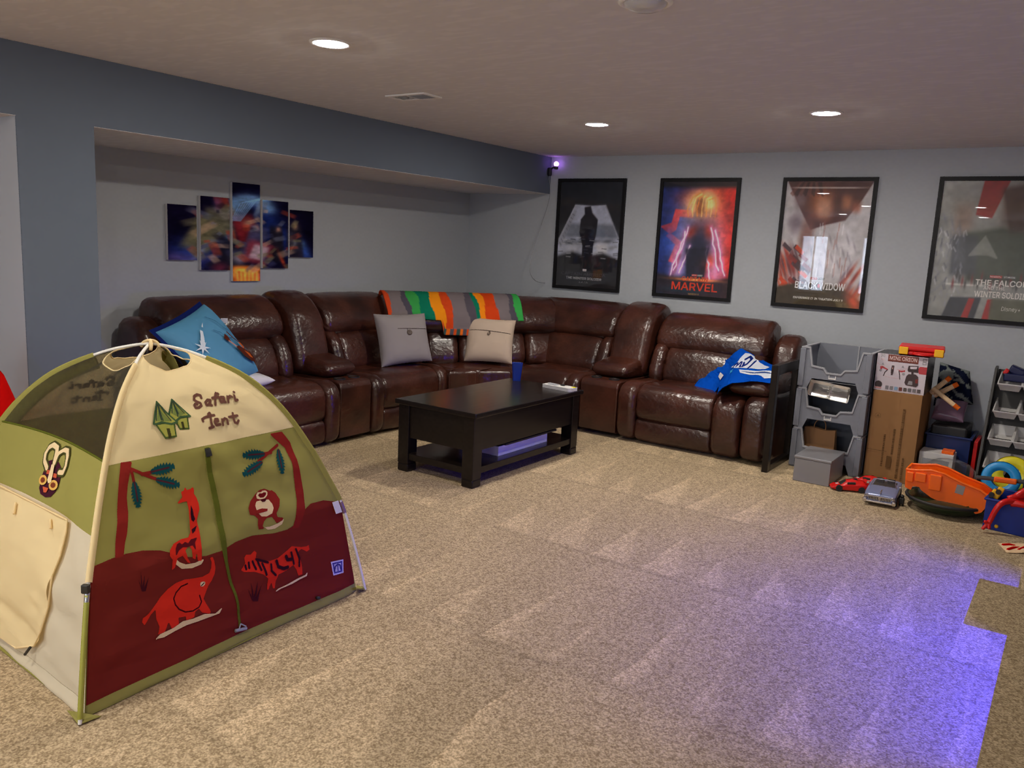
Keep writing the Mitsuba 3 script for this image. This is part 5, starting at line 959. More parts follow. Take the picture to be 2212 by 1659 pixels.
# ------------------------------------------------------------------ play tent
# artwork of the tent, in millimetres: front panel (y, z), left panel (x, z)
ART={'elephant':[(-5316,367),(-5304,366),(-5298,349),(-5295,323),(-5301,299),(-5315,279),(-5332,264),(-5351,242),(-5362,228),(-5355,206),(-5344,182),(-5340,170),(-5345,165),(-5376,181),(-5388,200),(-5404,193),(-5408,175),(-5441,172),(-5442,190),(-5471,196),(-5472,169),(-5500,162),(-5512,196),(-5531,164),(-5557,167),(-5549,192),(-5559,225),(-5560,258),(-5579,246),(-5594,228),(-5605,218),(-5613,232),(-5610,245),(-5591,251),(-5569,266),(-5550,279),(-5530,295),(-5502,312),(-5469,321),(-5430,321),(-5387,312),(-5353,306),(-5323,311),(-5313,328),(-5310,348)],
'ear':[(-5421,303),(-5449,302),(-5472,288),(-5484,270),(-5482,248),(-5468,226),(-5443,207),(-5413,200),(-5387,205),(-5373,220),(-5377,245)],
'eye':[(-5367,280),(-5364,288),(-5354,289),(-5344,284),(-5345,276),(-5354,271),(-5364,273)],
'ewave':[(-5580,149),(-5550,166),(-5496,168),(-5457,178),(-5414,172),(-5368,173),(-5323,159),(-5291,173),(-5305,153),(-5347,153),(-5393,154),(-5443,158),(-5487,155),(-5536,149),(-5561,154)],
'giraffe':[(-5403,584),(-5376,599),(-5376,618),(-5364,620),(-5355,630),(-5350,619),(-5333,620),(-5323,625),(-5319,615),(-5324,602),(-5317,586),(-5314,566),(-5317,543),(-5325,531),(-5337,510),(-5336,482),(-5340,450),(-5347,409),(-5352,366),(-5369,371),(-5371,406),(-5379,379),(-5390,387),(-5390,421),(-5397,437),(-5417,424),(-5411,393),(-5397,369),(-5413,379),(-5432,409),(-5454,406),(-5465,376),(-5479,370),(-5474,407),(-5483,423),(-5478,441),(-5458,458),(-5423,465),(-5390,463),(-5375,477),(-5366,517),(-5361,554),(-5361,582),(-5378,583),(-5392,582)],
'gspot1':[(-5349,565),(-5345,550),(-5346,531),(-5343,516),(-5351,508),(-5359,516),(-5357,539)],
'gspot2':[(-5446,452),(-5434,456),(-5425,447),(-5410,452),(-5398,444),(-5382,454),(-5353,454),(-5369,439),(-5373,411),(-5382,433),(-5404,432),(-5425,437),(-5443,431),(-5460,415),(-5455,439)],
'gspot3':[(-5368,485),(-5342,493),(-5355,477),(-5368,471)],
'gbase':[(-5470,431),(-5462,408),(-5445,389),(-5419,373),(-5381,367),(-5337,371),(-5354,353),(-5394,351),(-5437,362),(-5461,386),(-5474,412)],
'monkey':[(-5054,543),(-5034,552),(-5010,552),(-4987,539),(-4977,539),(-4963,526),(-4952,498),(-4964,472),(-4985,451),(-4983,435),(-4957,426),(-4963,417),(-4992,413),(-5001,431),(-5008,443),(-5032,444),(-5048,435),(-5059,420),(-5052,405),(-5078,408),(-5080,428),(-5073,451),(-5085,467),(-5105,474),(-5104,499),(-5087,520)],
'mbelly':[(-5070,501),(-5060,514),(-5036,514),(-5004,509),(-4993,489),(-4992,473),(-5004,455),(-5030,450),(-5055,456),(-5069,476)],
'mface':[(-5055,536),(-5046,546),(-5030,543),(-5022,547),(-5006,544),(-5000,536),(-5005,525),(-5018,517),(-5039,517),(-5054,523)],
'mfaced':[(-5047,534),(-5038,540),(-5027,537),(-5018,540),(-5007,536),(-5011,528),(-5024,521),(-5040,524)],
'mmouth':[(-5042,516),(-5012,514),(-5022,505),(-5035,506)],
'marm':[(-5073,483),(-5046,484),(-5021,477),(-5024,469),(-5051,469),(-5077,470)],
'mbase':[(-5056,416),(-5028,406),(-4986,409),(-4955,422),(-4966,401),(-5002,391),(-5036,396)],
'zebra':[(-5182,277),(-5159,297),(-5160,318),(-5149,328),(-5127,322),(-5107,332),(-5098,321),(-5106,305),(-5082,287),(-5043,272),(-5001,271),(-4958,285),(-4924,298),(-4878,282),(-4849,277),(-4837,279),(-4839,260),(-4855,256),(-4879,274),(-4898,268),(-4891,232),(-4887,197),(-4887,169),(-4909,170),(-4920,202),(-4932,222),(-4973,212),(-5015,209),(-5028,186),(-5032,157),(-5041,160),(-5049,187),(-5065,160),(-5071,167),(-5067,209),(-5088,232),(-5125,254),(-5169,266)],
'zs0':[(-5160,289),(-5158,274)],
'zs1':[(-5143,295),(-5144,275)],
'zs2':[(-5124,294),(-5117,263)],
'zs3':[(-5101,290),(-5095,253)],
'zs4':[(-5083,274),(-5076,228)],
'zs5':[(-5107,298),(-5056,271)],
'zs6':[(-5044,259),(-5050,236),(-5032,213)],
'zs7':[(-5013,263),(-5012,241),(-4986,225),(-4964,224)],
'zs8':[(-4963,268),(-4958,252),(-4937,249)],
'zs9':[(-4936,276),(-4932,244),(-4932,228)],
'zs10':[(-4911,283),(-4901,241),(-4906,211)],
'zbase':[(-5050,141),(-5021,153),(-4972,156),(-4921,162),(-4876,165),(-4864,175),(-4869,157),(-4907,155),(-4951,150),(-5008,149)],
'patch':[(-4728,174),(-4657,166),(-4662,107),(-4719,111)],
'tuft1':[(-5612,384),(-5603,353),(-5599,408),(-5598,351),(-5586,389),(-5592,345),(-5572,376),(-5588,332),(-5602,336)],
'tuft2':[(-5167,199),(-5148,161),(-5148,219),(-5139,158),(-5116,214),(-5127,151),(-5099,192),(-5122,136),(-5147,144)],
'trunk1':[(-5580,753),(-5537,750),(-5557,720),(-5575,682),(-5589,644),(-5596,597),(-5616,537),(-5631,508),(-5648,468),(-5679,469),(-5662,524),(-5640,583),(-5619,651),(-5601,704)],
'trunk2':[(-4920,747),(-4853,745),(-4825,698),(-4818,626),(-4819,566),(-4825,506),(-4840,429),(-4882,366),(-4916,370),(-4870,476),(-4858,553),(-4848,622),(-4858,683)],
'br0':[(-5552,727),(-5516,706),(-5457,676)],
'br1':[(-5553,723),(-5552,682)],
'br2':[(-5516,703),(-5473,703)],
'br3':[(-4893,699),(-4971,669),(-5007,656)],
'br4':[(-4935,677),(-4980,679)],
'lf0':[(-5477,704),(-5378,707)],
'lf1':[(-5465,676),(-5376,641)],
'lf2':[(-5553,684),(-5558,603)],
'lf3':[(-4970,678),(-5074,690)],
'lf4':[(-4993,650),(-5098,621)],
'lf5':[(-4897,682),(-4913,588)],
'ground':[(-5758,465),(-5691,472),(-5638,473),(-5575,467),(-5512,450),(-5459,424),(-5402,394),(-5329,377),(-5262,376),(-5191,390),(-5107,391),(-5008,374),(-4942,372),(-4894,385),(-4852,427),(-4803,446),(-4732,443),(-4663,421)],
'creamline':[(-5619,756),(-4817,749)],
'bottomline':[(-5832,47),(-5694,40),(-5562,41),(-5399,39),(-5231,37),(-5045,42),(-4869,43),(-4615,26)],
'zip':[(-5229,744),(-5238,649),(-5238,558),(-5245,469),(-5249,377),(-5232,237),(-5213,68)],
'tx0':[(-5164,917),(-5163,925),(-5175,930),(-5190,926),(-5196,915),(-5188,908),(-5177,901),(-5177,892),(-5190,887),(-5202,889),(-5203,898),(-5196,902),(-5191,899)],
'tx1':[(-5133,903),(-5143,906),(-5156,899),(-5156,890),(-5145,890),(-5134,901),(-5141,888),(-5135,886)],
'tx2':[(-5088,919),(-5097,922),(-5109,909),(-5120,885)],
'tx3':[(-5122,908),(-5092,908)],
'tx4':[(-5072,904),(-5083,906),(-5094,898),(-5094,889),(-5082,891),(-5072,903),(-5078,888),(-5073,887)],
'tx5':[(-5055,904),(-5061,885)],
'tx6':[(-5057,897),(-5043,904),(-5037,900)],
'tx7':[(-5024,903),(-5029,885),(-5018,886)],
'tx8':[(-5018,914),(-5016,915)],
'tx9':[(-5198,838),(-5198,845),(-5185,849),(-5167,851),(-5142,851)],
'tx10':[(-5161,847),(-5167,827),(-5168,811)],
'tx11':[(-5182,810),(-5163,812)],
'tx12':[(-5166,850),(-5166,858),(-5158,861),(-5157,855)],
'tx13':[(-5154,825),(-5137,828),(-5136,835),(-5146,836),(-5154,825),(-5151,815),(-5134,815)],
'tx14':[(-5119,830),(-5123,811)],
'tx15':[(-5121,824),(-5105,832),(-5098,827),(-5101,811)],
'tx16':[(-5063,844),(-5070,821),(-5070,810),(-5061,806),(-5050,815)],
'tx17':[(-5086,833),(-5046,833)],
'h1roof':[(-5360,922),(-5413,852),(-5402,850),(-5376,854),(-5339,843),(-5313,847),(-5341,889)],
'h1in':[(-5363,906),(-5399,857),(-5375,856),(-5335,850)],
'h1body':[(-5403,850),(-5387,801),(-5342,801),(-5327,849),(-5377,851)],
'h1door':[(-5368,832),(-5355,831),(-5362,800),(-5375,800)],
'h2roof':[(-5289,926),(-5331,877),(-5313,852),(-5285,864),(-5244,862),(-5266,899)],
'h2in':[(-5291,913),(-5317,878),(-5298,863),(-5262,871)],
'h2body':[(-5314,854),(-5310,824),(-5272,821),(-5257,862),(-5286,862)],
'h2door':[(-5294,847),(-5283,848),(-5290,822),(-5300,822)],
'mask':[(2505,682),(2504,700),(2531,709),(2577,709),(2604,697),(2621,674),(2632,646),(2630,619),(2613,598),(2580,589),(2541,592),(2514,608),(2498,641),(2499,668)],
'hornL':[(2553,700),(2538,733),(2525,750),(2496,754),(2472,741),(2465,719),(2477,695),(2514,677)],
'hornR':[(2557,701),(2551,735),(2575,752),(2601,753),(2624,735),(2637,707),(2632,684),(2607,680)],
'nose':[(2548,695),(2571,695),(2589,641),(2573,635),(2558,644)],
'eyeL':[(2524,637)],
'eyeR':[(2608,636)],
'mk1':[(2521,672),(2553,676),(2559,664),(2528,659)],
'mk2':[(2573,671),(2599,673),(2606,660),(2580,658)],
'mmth':[(2541,618),(2584,621),(2582,605),(2564,602)],
'bandtop':[(2053,750),(2173,760),(2319,772),(2463,778),(2627,777),(2767,772),(2854,767)],
'bandbot':[(2248,553),(2381,565),(2508,569),(2661,570),(2807,568),(2965,556)],
'flap':[(2283,510),(2280,532),(2795,560),(2814,524),(2817,452),(2813,382),(2805,273),(2777,179),(2720,109),(2688,68),(2442,59)],
'tog1':[(2431,535),(2452,500)],
'tog2':[(2692,537),(2709,512)],
'tog3':[(2713,103),(2687,70)],
'lbottom':[(2450,21),(2701,43),(2860,39),(3039,32)]}

TA, TB, TC, TD = [np.array(v, float) for v in ((3.13, -5.87), (3.07, -4.56), (1.76, -4.5), (1.82, -5.81))]
_t = np.array([0, .03, .064, .093, .138, .214, .292, .374, .43, .5]); _z = np.array([0, .215, .41, .512, .656, .843, .962, 1.032, 1.066, 1.088])
zt_, tz_ = PchipInterpolator(_t, _z), PchipInterpolator(_z, _t)
def tfab(z):
    z = np.asarray(z, float); t = tz_(np.clip(z, 0, 1.088)); return np.where(z < .41, .022 + (.064 - .022) * np.clip(z, 0, 1) / .41, t)
class Panel:
    """one side of the tent, stretched between the poles from corner P (to OP) and corner Q (to OQ)"""
    def __init__(s, P, OP, Q, OQ, axis, seed): s.P, s.OP, s.Q, s.OQ, s.axis, s.seed = P, OP, Q, OQ, axis, seed
    def base(s, u, z):
        t = tfab(z)[:, None]; a = s.P + t * (s.OP - s.P); b = s.Q + t * (s.OQ - s.Q); return np.column_stack([a + u[:, None] * (b - a), z])
    def u_of(s, c, z):
        t = tfab(z)[:, None]; a = (s.P + t * (s.OP - s.P))[:, s.axis]; b = (s.Q + t * (s.OQ - s.Q))[:, s.axis]; return (c - a) / (b - a)
    def at(s, u, z, off=0.):
        u, z = np.asarray(u, float), np.asarray(z, float); e = 1e-3; p = s.base(u, z)
        n = np.cross(s.base(u + e, z) - s.base(u - e, z), s.base(u, z + e) - s.base(u, z - e)); n /= np.linalg.norm(n, axis=1, keepdims=True)
        k = np.clip(np.minimum(u, 1 - u) / .08, 0, 1)
        x = np.column_stack([u * 1.3, z * 1.3, 0 * u + s.seed])
        w = .016 * (meshkit.fbm(x * [3, 7, 1], 3, s.seed) - .5) + .026 * (meshkit.fbm((x + .12 * np.sin(x[:, ::-1] * 4) + .25 * np.column_stack([x[:, 1], x[:, 0] * .8, 0 * x[:, 0]])) * [4, 9, 1], 2, s.seed + 3) - .5) - .012 * np.sin(math.pi * np.clip(u, 0, 1))
        return p + n * (w * k + off)[:, None]
    def grid(s, u0, u1, zlo, zhi, nu, nv, off=0.):
        U, V = np.meshgrid(np.linspace(u0, u1, nu), np.linspace(0, 1, nv), indexing='ij'); U, V = U.ravel(), V.ravel(); z = zlo(U) * (1 - V) + zhi(U) * V
        return tm(s.at(U, z, off), grid_faces(nu, nv))
    def flat(s, c, z, off): return s.at(s.u_of(c, z), z, off)
FRONT, LEFT, BACK, RIGHT = Panel(TA, TC, TB, TD, 1, 2), Panel(TD, TB, TA, TC, 0, 5), Panel(TC, TA, TD, TB, 1, 8), Panel(TB, TD, TC, TA, 0, 11)
tent = thing('play_tent', 'small dome play tent with safari animal prints standing on the carpet', 'tent')
K = lambda v: (lambda u: np.interp(u, [0, 1], [v, v])) if np.isscalar(v) else (lambda u: np.interp(u, *v))
topz = lambda u: 1.072 - .052 * np.sin(math.pi * u) ** .8
art = {k: [(a / 1000., b / 1000.) for a, b in v] for k, v in ART.items()}
PGN = lambda k, s=.004: Polygon(art[k]).buffer(0).buffer(s).buffer(-2 * s).buffer(s) if s else Polygon(art[k]).buffer(0)
ST = lambda k, w: stroke(art[k], w)
CRM, RED, MAR, DRK, TEAL, BRN, OLV = lin(224, 200, 156), lin(214, 50, 36), lin(134, 40, 36), lin(52, 22, 34), lin(24, 72, 76), lin(104, 70, 60), lin(150, 150, 72)
def zspan(z0, z1, n): return n
ZC = .752
# panels: front and back alike; sides with netting above
for nm, pn in (('front_panel', FRONT), ('back_panel', BACK)):
    f = add(tent + '__' + nm, pn.grid(0, 1, K(.036), K(ZC + .004), 70, 60), 'nylon_green', True)
    add(f + '__upper_cloth', pn.grid(0, 1, K(ZC), topz, 70, 34, .001), 'nylon_cream', True)
    fl = (lambda p: (lambda c, z, o: p.flat(c, z, o)))(pn)
    if pn is BACK: fl = (lambda c, z, o: BACK.at(1 - FRONT.u_of(c, z) if False else FRONT.u_of(c, z), z, o))
    P2 = lambda suffix, layers, size=.014, st=.0025: (lambda mc: add(f + '__' + suffix, mc[0], 'print_colors', color=mc[1]))(decal(layers, fl, size, .0005, st))
    gr = art['ground']; gl = [(-5.84, .45)] + [p for p in gr if p[0] < -4.63] + [(-4.60, .44)]
    body = Polygon(gl + [(-4.60, .03), (-5.84, .03)])
    # keep the print inside the cloth
    zz = np.linspace(.038, 1.03, 60); t = tfab(zz); yl, yr = (TA + t[:, None] * (TC - TA))[:, 1], (TB + t[:, None] * (TD - TB))[:, 1]
    clothp = Polygon(list(zip(yl + .003, zz)) + list(zip(yr - .003, zz))[::-1])
    (lambda mc: add(f + '__ground_print', mc[0], 'nylon_maroon'))(decal([(body.intersection(clothp), MAR)], fl, .018, .0005, .0022))
    if pn is FRONT:
        lv = []
        def leaf(a, b, w):
            a, b = np.array(a), np.array(b); d = b - a; n = np.array([-d[1], d[0]]) / np.linalg.norm(d); L = 9; L_, R_ = [], []
            for i in range(L):
                s = i / (L - 1); h = w * math.sin(math.pi * min(1, .12 + s * .86)) ** .7
                L_ += [a + d * s + n * h * .55, a + d * min(1.02, s + .10) + n * h]; R_ += [a + d * s - n * h * .55, a + d * min(1.02, s + .10) - n * h]
            return Polygon([a] + L_ + [b] + R_[::-1]).buffer(0)
        for i in range(6): lv.append((leaf(*art['lf%d' % i], .021), TEAL)); lv.append((stroke([np.array(art['lf%d' % i][0]), .25 * np.array(art['lf%d' % i][0]) + .75 * np.array(art['lf%d' % i][1])], .006), lin(74, 40, 48)))
        P2('tree_print', [(PGN('trunk1'), MAR)] + [(ST('br%d' % i, .011), MAR) for i in (0, 1, 2)] + lv[:6]); P2('tree_print', [(PGN('trunk2'), MAR)] + [(ST('br%d' % i, .011), MAR) for i in (3, 4)] + lv[6:])
        P2('grass_print', [(PGN('tuft1', 0), lin(70, 24, 34)), (PGN('tuft2', 0), lin(70, 24, 34))], .014, .0036)
        P2('giraffe_print', [(PGN('gbase'), CRM), (PGN('giraffe', .002), RED), (PGN('gspot1', 0), DRK), (PGN('gspot2', .002), lin(92, 24, 32)), (PGN('gspot3', 0), DRK)], .014, .0042)
        P2('elephant_print', [(PGN('elephant', .003), RED), (ST('ear', .005), lin(70, 16, 22)), (PGN('eye', 0), CRM), (stroke([(-5.362, .276), (-5.349, .282)], .004), DRK), (PGN('ewave', .002), CRM)], .014, .0042)
        P2('monkey_print', [(PGN('mbase', .001), CRM), (PGN('monkey', .003), MAR), (PGN('mbelly'), CRM), (PGN('mface', .001), CRM), (PGN('mfaced', 0), lin(110, 26, 30)), (PGN('mmouth', 0), lin(70, 22, 28)), (PGN('marm', .001), MAR)])
        P2('zebra_print', [(PGN('zebra', .002), RED)] + [(ST('zs%d' % i, .009 if i not in (7, 8) else .013), DRK) for i in range(11)] + [(PGN('zbase', .002), CRM)], .014, .0042)
        P2('maker_patch', [(PGN('patch', .001), lin(196, 190, 220)), (affinity.scale(PGN('patch', 0), .78, .78), lin(70, 66, 140)), (affinity.scale(PGN('patch', 0), .56, .56), lin(190, 186, 214)), (stroke([(-4.712, .128), (-4.706, .148), (-4.692, .153), (-4.680, .147), (-4.676, .126)], .007), lin(60, 56, 120)), (stroke([(-4.693, .145), (-4.693, .124)], .008), lin(110, 104, 160))], .014, .0046)
    for rr in (range(9), range(9, 18)):
        P2('lettering', [(ST('tx%d' % i, .0095), BRN) for i in rr])
        if pn is BACK: P2('lettering', [(ST('tx%d' % i, .0095), BRN) for i in rr], .014, -.006)
    hut = []
    for h in '21':
        hut += [(PGN(f'h{h}body', 0).buffer(.003), lin(70, 84, 44)), (PGN(f'h{h}body', 0).buffer(-.003), OLV), (PGN(f'h{h}door', 0), lin(60, 58, 34)), (PGN(f'h{h}roof', 0).buffer(.003), lin(62, 84, 56)), (PGN(f'h{h}roof', 0).buffer(-.004), OLV), (PGN(f'h{h}in', 0).buffer(-.002), lin(110, 122, 66))]
        ap = np.array(art[f'h{h}roof'][0]); bs = [np.array(p) for p in art[f'h{h}in'][1:]]
        for b in bs + [np.mean(bs, 0)]: hut.append((stroke([ap + .15 * (b - ap), ap + .92 * (b - ap)], .004), lin(56, 70, 58)))
    P2('hut_print', hut)
# inside face of the back lettering shows through the cloth
zp = art['zip']
U_ = lambda y, z: FRONT.u_of(np.array([y]), np.array([z]))[0]
zl = smoothline([(y, z) for y, z in zp], 40); w_ = np.interp(np.linspace(0, 1, 40), [0, .5, .62, 1], [.020, .024, .012, .009])
zq = np.array([[(y - w / 2, z), (y, z), (y + w / 2, z)] for (y, z), w in zip(zl, w_)])
zm = FRONT.flat(zq[..., 0].ravel(), zq[..., 1].ravel(), .005).reshape(40, 3, 3)
fz = tent + '__front_panel'
add(fz + '__zipper', sheet(zm[::-1], .002), 'zip_green')
pt = lambda y, z, o: FRONT.flat(np.array([y]), np.array([z]), o)[0]
q = np.array([[pt(-5.243 + a, .740 - b, .009) for a in (0, .012, .024)] for b in (0, .014, .028)]); add(fz + '__zipper_stop', sheet(q, .003), 'dark_interior')
add(fz + '__zipper_pull', cat_([tube([pt(-5.212, .078, .008), pt(-5.222, .055, .014)], .003, 6), tube([pt(-5.212, .078, .008), pt(-5.190, .060, .014)], .003, 6), tube([pt(-5.235, .058, .010), pt(-5.185, .050, .010)], .007, 8)]), 'grey_light', True)
for y, z in ((-4.83, .050),): add(fz + '__black_toggle', cat_([tube([pt(y - .006, z + .004, .010), pt(y + .01, z - .002, .010)], .007, 8)]), 'dark_interior', True)
# lower edge: green groundsheet tub
for nm, pn in (('groundsheet_edge', FRONT), ('groundsheet_edge', LEFT), ('groundsheet_edge', BACK), ('groundsheet_edge', RIGHT)):
    mt = 'nylon_green' if pn in (FRONT, BACK) else 'nylon_white'
    U, V = np.meshgrid(np.linspace(.0, 1, 60), np.linspace(0, 1, 8), indexing='ij'); U, V = U.ravel(), V.ravel()
    z = .003 + (.044 - .003) * V; p = pn.at(U, z, .0); cen = (TA + TB + TC + TD) / 4
    outw = .008 + .014 * np.sin(math.pi * V) * (1 - V) + .006 * np.sin(U * 9)
    n = (p[:, :2] - cen); n /= np.linalg.norm(n, axis=1, keepdims=True)
    e = np.clip(np.minimum(U, 1 - U) / .06, 0, 1); p[:, :2] += n * (outw * (1 - V) * e)[:, None]
    add(tent + '__' + nm, tm(p, grid_faces(60, 8)), mt, True)
gs = np.array([pn.at(np.array([0.]), np.array([.004]))[0] for pn in (FRONT, RIGHT, BACK, LEFT)])
add(tent + '__groundsheet', sheet(np.array([[gs[3], gs[0]], [gs[2], gs[1]]]), .002), 'nylon_green')
# side panels
for pn, nm in ((LEFT, 'left_side'), (RIGHT, 'right_side')):
    bt = lambda u: .763 + .018 * np.sin(math.pi * np.clip(u, 0, 1)); bb = lambda u: .548 + .022 * np.sin(math.pi * np.clip(u, 0, 1))
    f = add(tent + '__side_panel', pn.grid(0, 1, K(.045), lambda u: bb(u) + .004, 60, 40), 'nylon_white', True)
    add(f + '__green_band', pn.grid(0, 1, bb, bt, 60, 18, .001), 'nylon_green', True)
    add(f + '__band_hem', tube(pn.at(np.linspace(.01, .99, 50), bt(np.linspace(.01, .99, 50)), .001), .004, 6), 'zip_green', True)
    # netting: real threads
    ths = []; V, F, b = [], [], 0
    def ribbon(P3, w, N):
        global_b = sum(len(v) for v in V); d = np.gradient(P3, axis=0); s = np.cross(d, N); s /= np.linalg.norm(s, axis=1, keepdims=True) + 1e-12
        V.append(np.vstack([P3 - s * w / 2, P3 + s * w / 2])); m = len(P3); i = np.arange(m - 1)
        F.append(np.vstack([np.column_stack([i, i + m, i + 1]), np.column_stack([i + m, i + m + 1, i + 1])]) + global_b)
    nu_, nz_ = 240, 110
    def nrm_(u, z): 
        e = 1e-3; n = np.cross(pn.base(u + e, z) - pn.base(u - e, z), pn.base(u, z + e) - pn.base(u, z - e)); return n / np.linalg.norm(n, axis=1, keepdims=True)
    for i in range(nu_):
        u0 = (i + .5) / nu_; z = np.linspace(float(bt(u0)) - .004, float(topz(u0)), 14); u = np.full(14, u0); ribbon(pn.at(u, z), 0.0010, nrm_(u, z))
    for j in range(nz_):
        s = (j + .5) / nz_; u = np.linspace(0, 1, 26); z = bt(u) * (1 - s) + topz(u) * s; ribbon(pn.at(u, z), 0.0010, nrm_(u, z))
    add(f + '__netting', tm(np.concatenate(V), np.concatenate(F)), 'mesh_thread', kind='stuff')
    add(f + '__top_hem', tube(pn.at(np.linspace(0, 1, 40), topz(np.linspace(0, 1, 40))), .0028, 6), 'nylon_cream', True)
    if pn is LEFT:
        lf = lambda c, z, o: LEFT.flat(c, z, o)
        fp = Polygon([(1.99, .10), (2.00, .56)] + art['flap'][2:9] + [(2.60, .062), (2.1, .05)]).buffer(.01).buffer(-.01)
        m, c = decal([(fp, CRM)], lambda c_, z_, o: LEFT.at(LEFT.u_of(c_, z_), z_, .010 + .010 * meshkit.fbm(np.column_stack([c_ * 9, z_ * 6, 0 * z_]), 3, 3)), .025)
        add(f + '__door_flap', m, 'nylon_cream', True)
        ed = np.array([p for p in fp.exterior.coords]); add(f + '__flap_hem', tube(LEFT.at(LEFT.u_of(ed[:, 0], ed[:, 1]), ed[:, 1], .015), .0035, 6), 'nylon_cream', True)
        for n_ in ('tog1', 'tog2', 'tog3'):
            a, b_ = art[n_]; add(f + '__toggle', tube(LEFT.flat(np.array([a[0], b_[0]]), np.array([a[1], b_[1]]), .024), .005, 8), 'nylon_cream' if n_ != 'tog3' else 'dark_interior', True)
        def hornshape(k, w): return ST(k, w)
        E1, E2 = art['eyeL'][0], art['eyeR'][0]
        m, c = decal([(PGN('mask', .004), lin(66, 30, 44)), (ST('hornL', .030), lin(70, 70, 36)), (ST('hornR', .030), lin(70, 70, 36)), (ST('hornL', .017), CRM), (ST('hornR', .016), CRM), (PGN('mk1', 0), lin(190, 88, 62)), (PGN('mk2', 0), lin(190, 88, 62)), (PGN('mmth', 0), lin(198, 92, 62)), (affinity.scale(Point(*E1).buffer(.030), 1, .55), lin(214, 170, 90)), (affinity.scale(Point(*E2).buffer(.030), 1, .55), lin(214, 170, 90)),
                      (affinity.scale(Point(*E1).buffer(.016), 1, .55), lin(120, 60, 40)), (affinity.scale(Point(*E2).buffer(.016), 1, .55), lin(120, 60, 40)), (PGN('nose', .002), CRM)], lf, .014, .0005, .004)
        add(f + '__mask_print', m, 'print_colors', color=c)
for pn in (FRONT, BACK): add((tent + '__front_panel' if pn is FRONT else tent + '__back_panel') + '__top_hem', tube(pn.at(np.linspace(0, 1, 40), topz(np.linspace(0, 1, 40))), .003, 6), 'nylon_cream', True)
# poles, their sleeves, tips and feet
def pole(P, Q, n=80):
    t = np.linspace(0, 1, n); z = zt_(np.minimum(t, 1 - t)); return t, np.column_stack([P + t[:, None] * (Q - P), z + .006])
for P_, Q_, col, slv in ((TB, TD, 'pole_white', ('nylon_green', 'nylon_green')), (TA, TC, 'pole_white', ('nylon_cream', 'nylon_green'))):
    t, c = pole(P_, Q_); pk = add(tent + '__pole', tube(c, .0062, 10), col, True)
    for (t0, t1), sm in zip(((.066, .378), (.622, .934)), slv):
        tt = np.linspace(t0, t1, 50); cc = np.column_stack([P_ + tt[:, None] * (Q_ - P_), zt_(np.minimum(tt, 1 - tt)) + .006]); d = np.gradient(cc, axis=0); d /= np.linalg.norm(d, axis=1, keepdims=True)
        side = np.cross(d, [0, 0, 1.0]); side /= np.linalg.norm(side, axis=1, keepdims=True); up = np.cross(side, d)
        wd = .034 if sm == 'nylon_green' else .016
        V = np.concatenate([[cc[i] + side[i] * .0105 * math.cos(a) + up[i] * (wd * math.sin(a) - wd + .0105) for a in np.linspace(0, 2 * math.pi, 12, endpoint=False)] for i in range(50)]); I = np.arange(600).reshape(50, 12); J = np.roll(I, -1, 1)
        F = np.vstack([np.stack([I[:-1], J[:-1], J[1:]], -1).reshape(-1, 3), np.stack([I[:-1], J[1:], I[1:]], -1).reshape(-1, 3)])
        add(tent + '__pole_sleeve', tm(V, F), sm, True)
for P_, Q_ in ((TA, TC), (TB, TD), (TC, TA), (TD, TB)):
    if P_ is TA: tt = np.linspace(.002, .058, 12); add(tent + '__pole_wrap', tube(np.column_stack([P_ + tt[:, None] * (Q_ - P_), zt_(tt) + .006]), .0085, 10), 'pole_green', True)
    o = np.array([*P_, 0]); i = np.array([*(P_ + .022 * (Q_ - P_)), .03]); s = np.array([-(Q_ - P_)[1], (Q_ - P_)[0], 0]); s /= np.linalg.norm(s)
    add(tent + '__foot_tab', sheet(np.array([[o + [0, 0, .008] - s * .006, o + [0, 0, .008] + s * .006], [i - s * .05 - [0, 0, .026], i + s * .05 - [0, 0, .0]]]), .003), 'nylon_green')
    e = P_ + .062 * (Q_ - P_); add(tent + '__ferrule', tube(np.column_stack([P_ + np.array([[.054], [.064]]) * (Q_ - P_), zt_(np.array([.054, .064])) + .006]), .0088, 10), 'chrome' if P_ is TA else 'purple_film', True)
e = TA + .064 * (TC - TA)
add(tent + '__clip', cat_([rot(rbox(e[0] - .012, e[0] + .012, e[1] - .022, e[1] - .004, .395, .425, .004), 30, (*e, .41)), ]), 'dark_interior', 30)
q0 = FRONT.at(np.array([.955, .985]), np.array([.425, .425]), .010); q1 = FRONT.at(np.array([.955, .985]), np.array([.375, .375]), .018)
add(tent + '__white_tag', sheet(np.array([q0, q1]), .002), 'white_cotton')
ap = np.array([*(TA + TC) / 2, 1.094])
add(tent + '__crown_tie', cat_([tube(smoothline([ap + [.05, -.03, -.02], ap + [.03, -.015, .008], ap + [0, 0, .012], ap + [-.03, .02, .006], ap + [-.05, .03, -.02]], 16), .007, 8), tube(smoothline([ap + [.03, .02, -.015], ap + [.012, .012, .010], ap + [-.012, -.012, .010], ap + [-.03, -.02, -.015]], 14), .006, 8)]), 'nylon_cream', True)
for pn, u in ((FRONT, .02), (FRONT, .98), (BACK, .02), (BACK, .98)):
    p = pn.at(np.array([u]), np.array([1.066]))[0]; add(tent + '__crown_cord', tube(smoothline([p, (p + ap) / 2 + [0, 0, .002], ap + [0, 0, .004]], 10), .003, 6), 'nylon_cream', True)

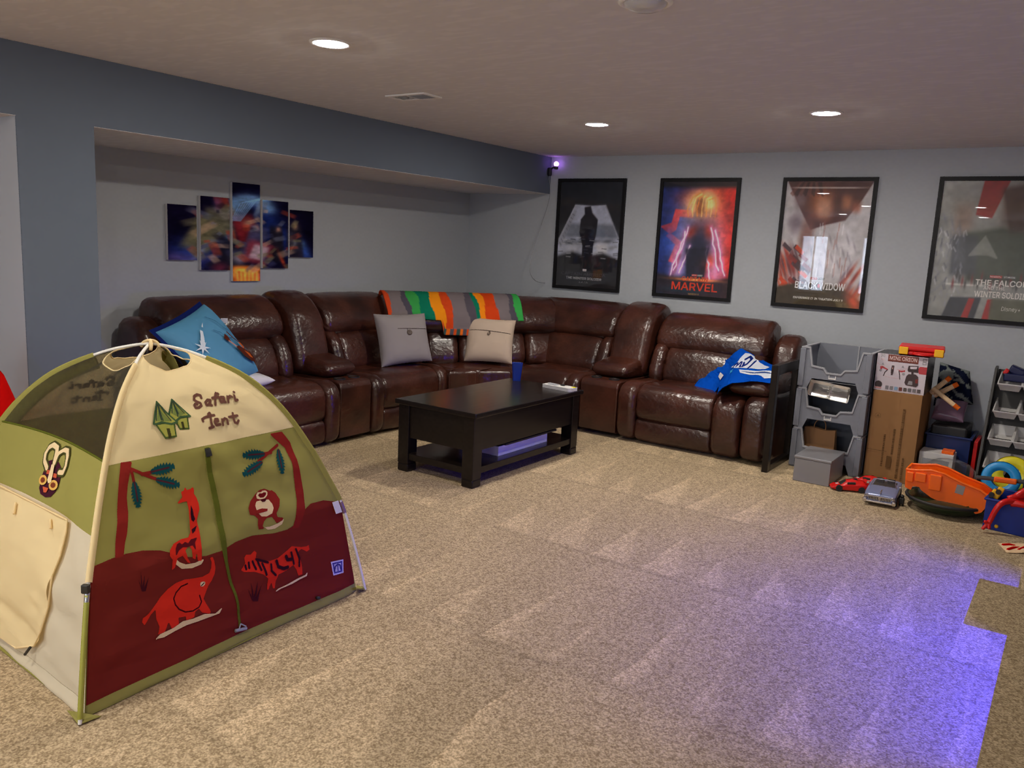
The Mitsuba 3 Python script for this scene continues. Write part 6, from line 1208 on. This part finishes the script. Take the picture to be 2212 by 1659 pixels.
# ------------------------------------------------------------------ red bean bag by the left wall
bb_ = lathe([(.0001, .005), (.22, .0), (.32, .06), (.36, .22), (.365, .45), (.345, .66), (.29, .84), (.20, .96), (.10, 1.01), (.0001, 1.02)], (1.30, -5.56, 0), 48)
solo('red_bean_bag', 'red vinyl bean bag at the left edge behind the tent', 'bean bag', rough_up(bb_, .018, 5, 3), 'red_vinyl', True)

# ------------------------------------------------------------------ right of the frame: a low bench with the blue globe lamp that tints the carpet
k = thing('low_bench', 'low black media bench along the right side of the room', 'bench')
add(k + '__top', rbox(5.75, 6.40, -4.7, -1.6, .295, .327, .004, 2), 'black_wood', 30); add(k + '__front_board', box(5.765, 5.785, -4.68, -1.62, .03, .295), 'black_wood'); add(k + '__side_board', box(5.785, 6.38, -4.68, -4.66, .0, .295), 'black_wood'); add(k + '__side_board', box(5.785, 6.38, -1.64, -1.62, .0, .295), 'black_wood')
solo('game_console', 'flat black box on the low bench', 'console', rbox(5.753, 5.90, -2.892, -2.663, .328, .395, .005), 'black_plastic', 30)
for yy, lab in ((-2.8, 'black spotlight with a blue beam on the low bench, nearer the poster wall'), (-3.8, 'black spotlight with a blue beam on the low bench, nearer the camera')):
    k = thing('spotlight', lab, 'lamp', 'blue spotlights')
    SP = np.array([6.0, yy, .60]); SD = np.array([5.2, yy - .03, 0.0]) - SP; SD /= np.linalg.norm(SD)
    add(k + '__base', lathe([(.0001, .328), (.06, .328), (.06, .340), (.010, .350), (.009, .60), (.0001, .60)], (6.10, yy, 0), 28), 'black_plastic', 40)
    add(k + '__housing', tube([SP - SD * .15, SP - SD * .13, SP - SD * .004], [.02, .04, .042], 24), 'black_plastic', 40)
    add(k + '__lens', tube([SP - SD * .003, SP - SD * .001], [.036, .036], 24), 'blue_plastic')
    scene[numbered('blue_beam')] = {'type': 'spot', 'to_world': T4().look_at(origin=(SP + SD * .01).tolist(), target=(SP + SD).tolist(), up=[0, 0, 1]), 'intensity': rgb(BLUE_I), 'cutoff_angle': 46.0, 'beam_width': 26.0}
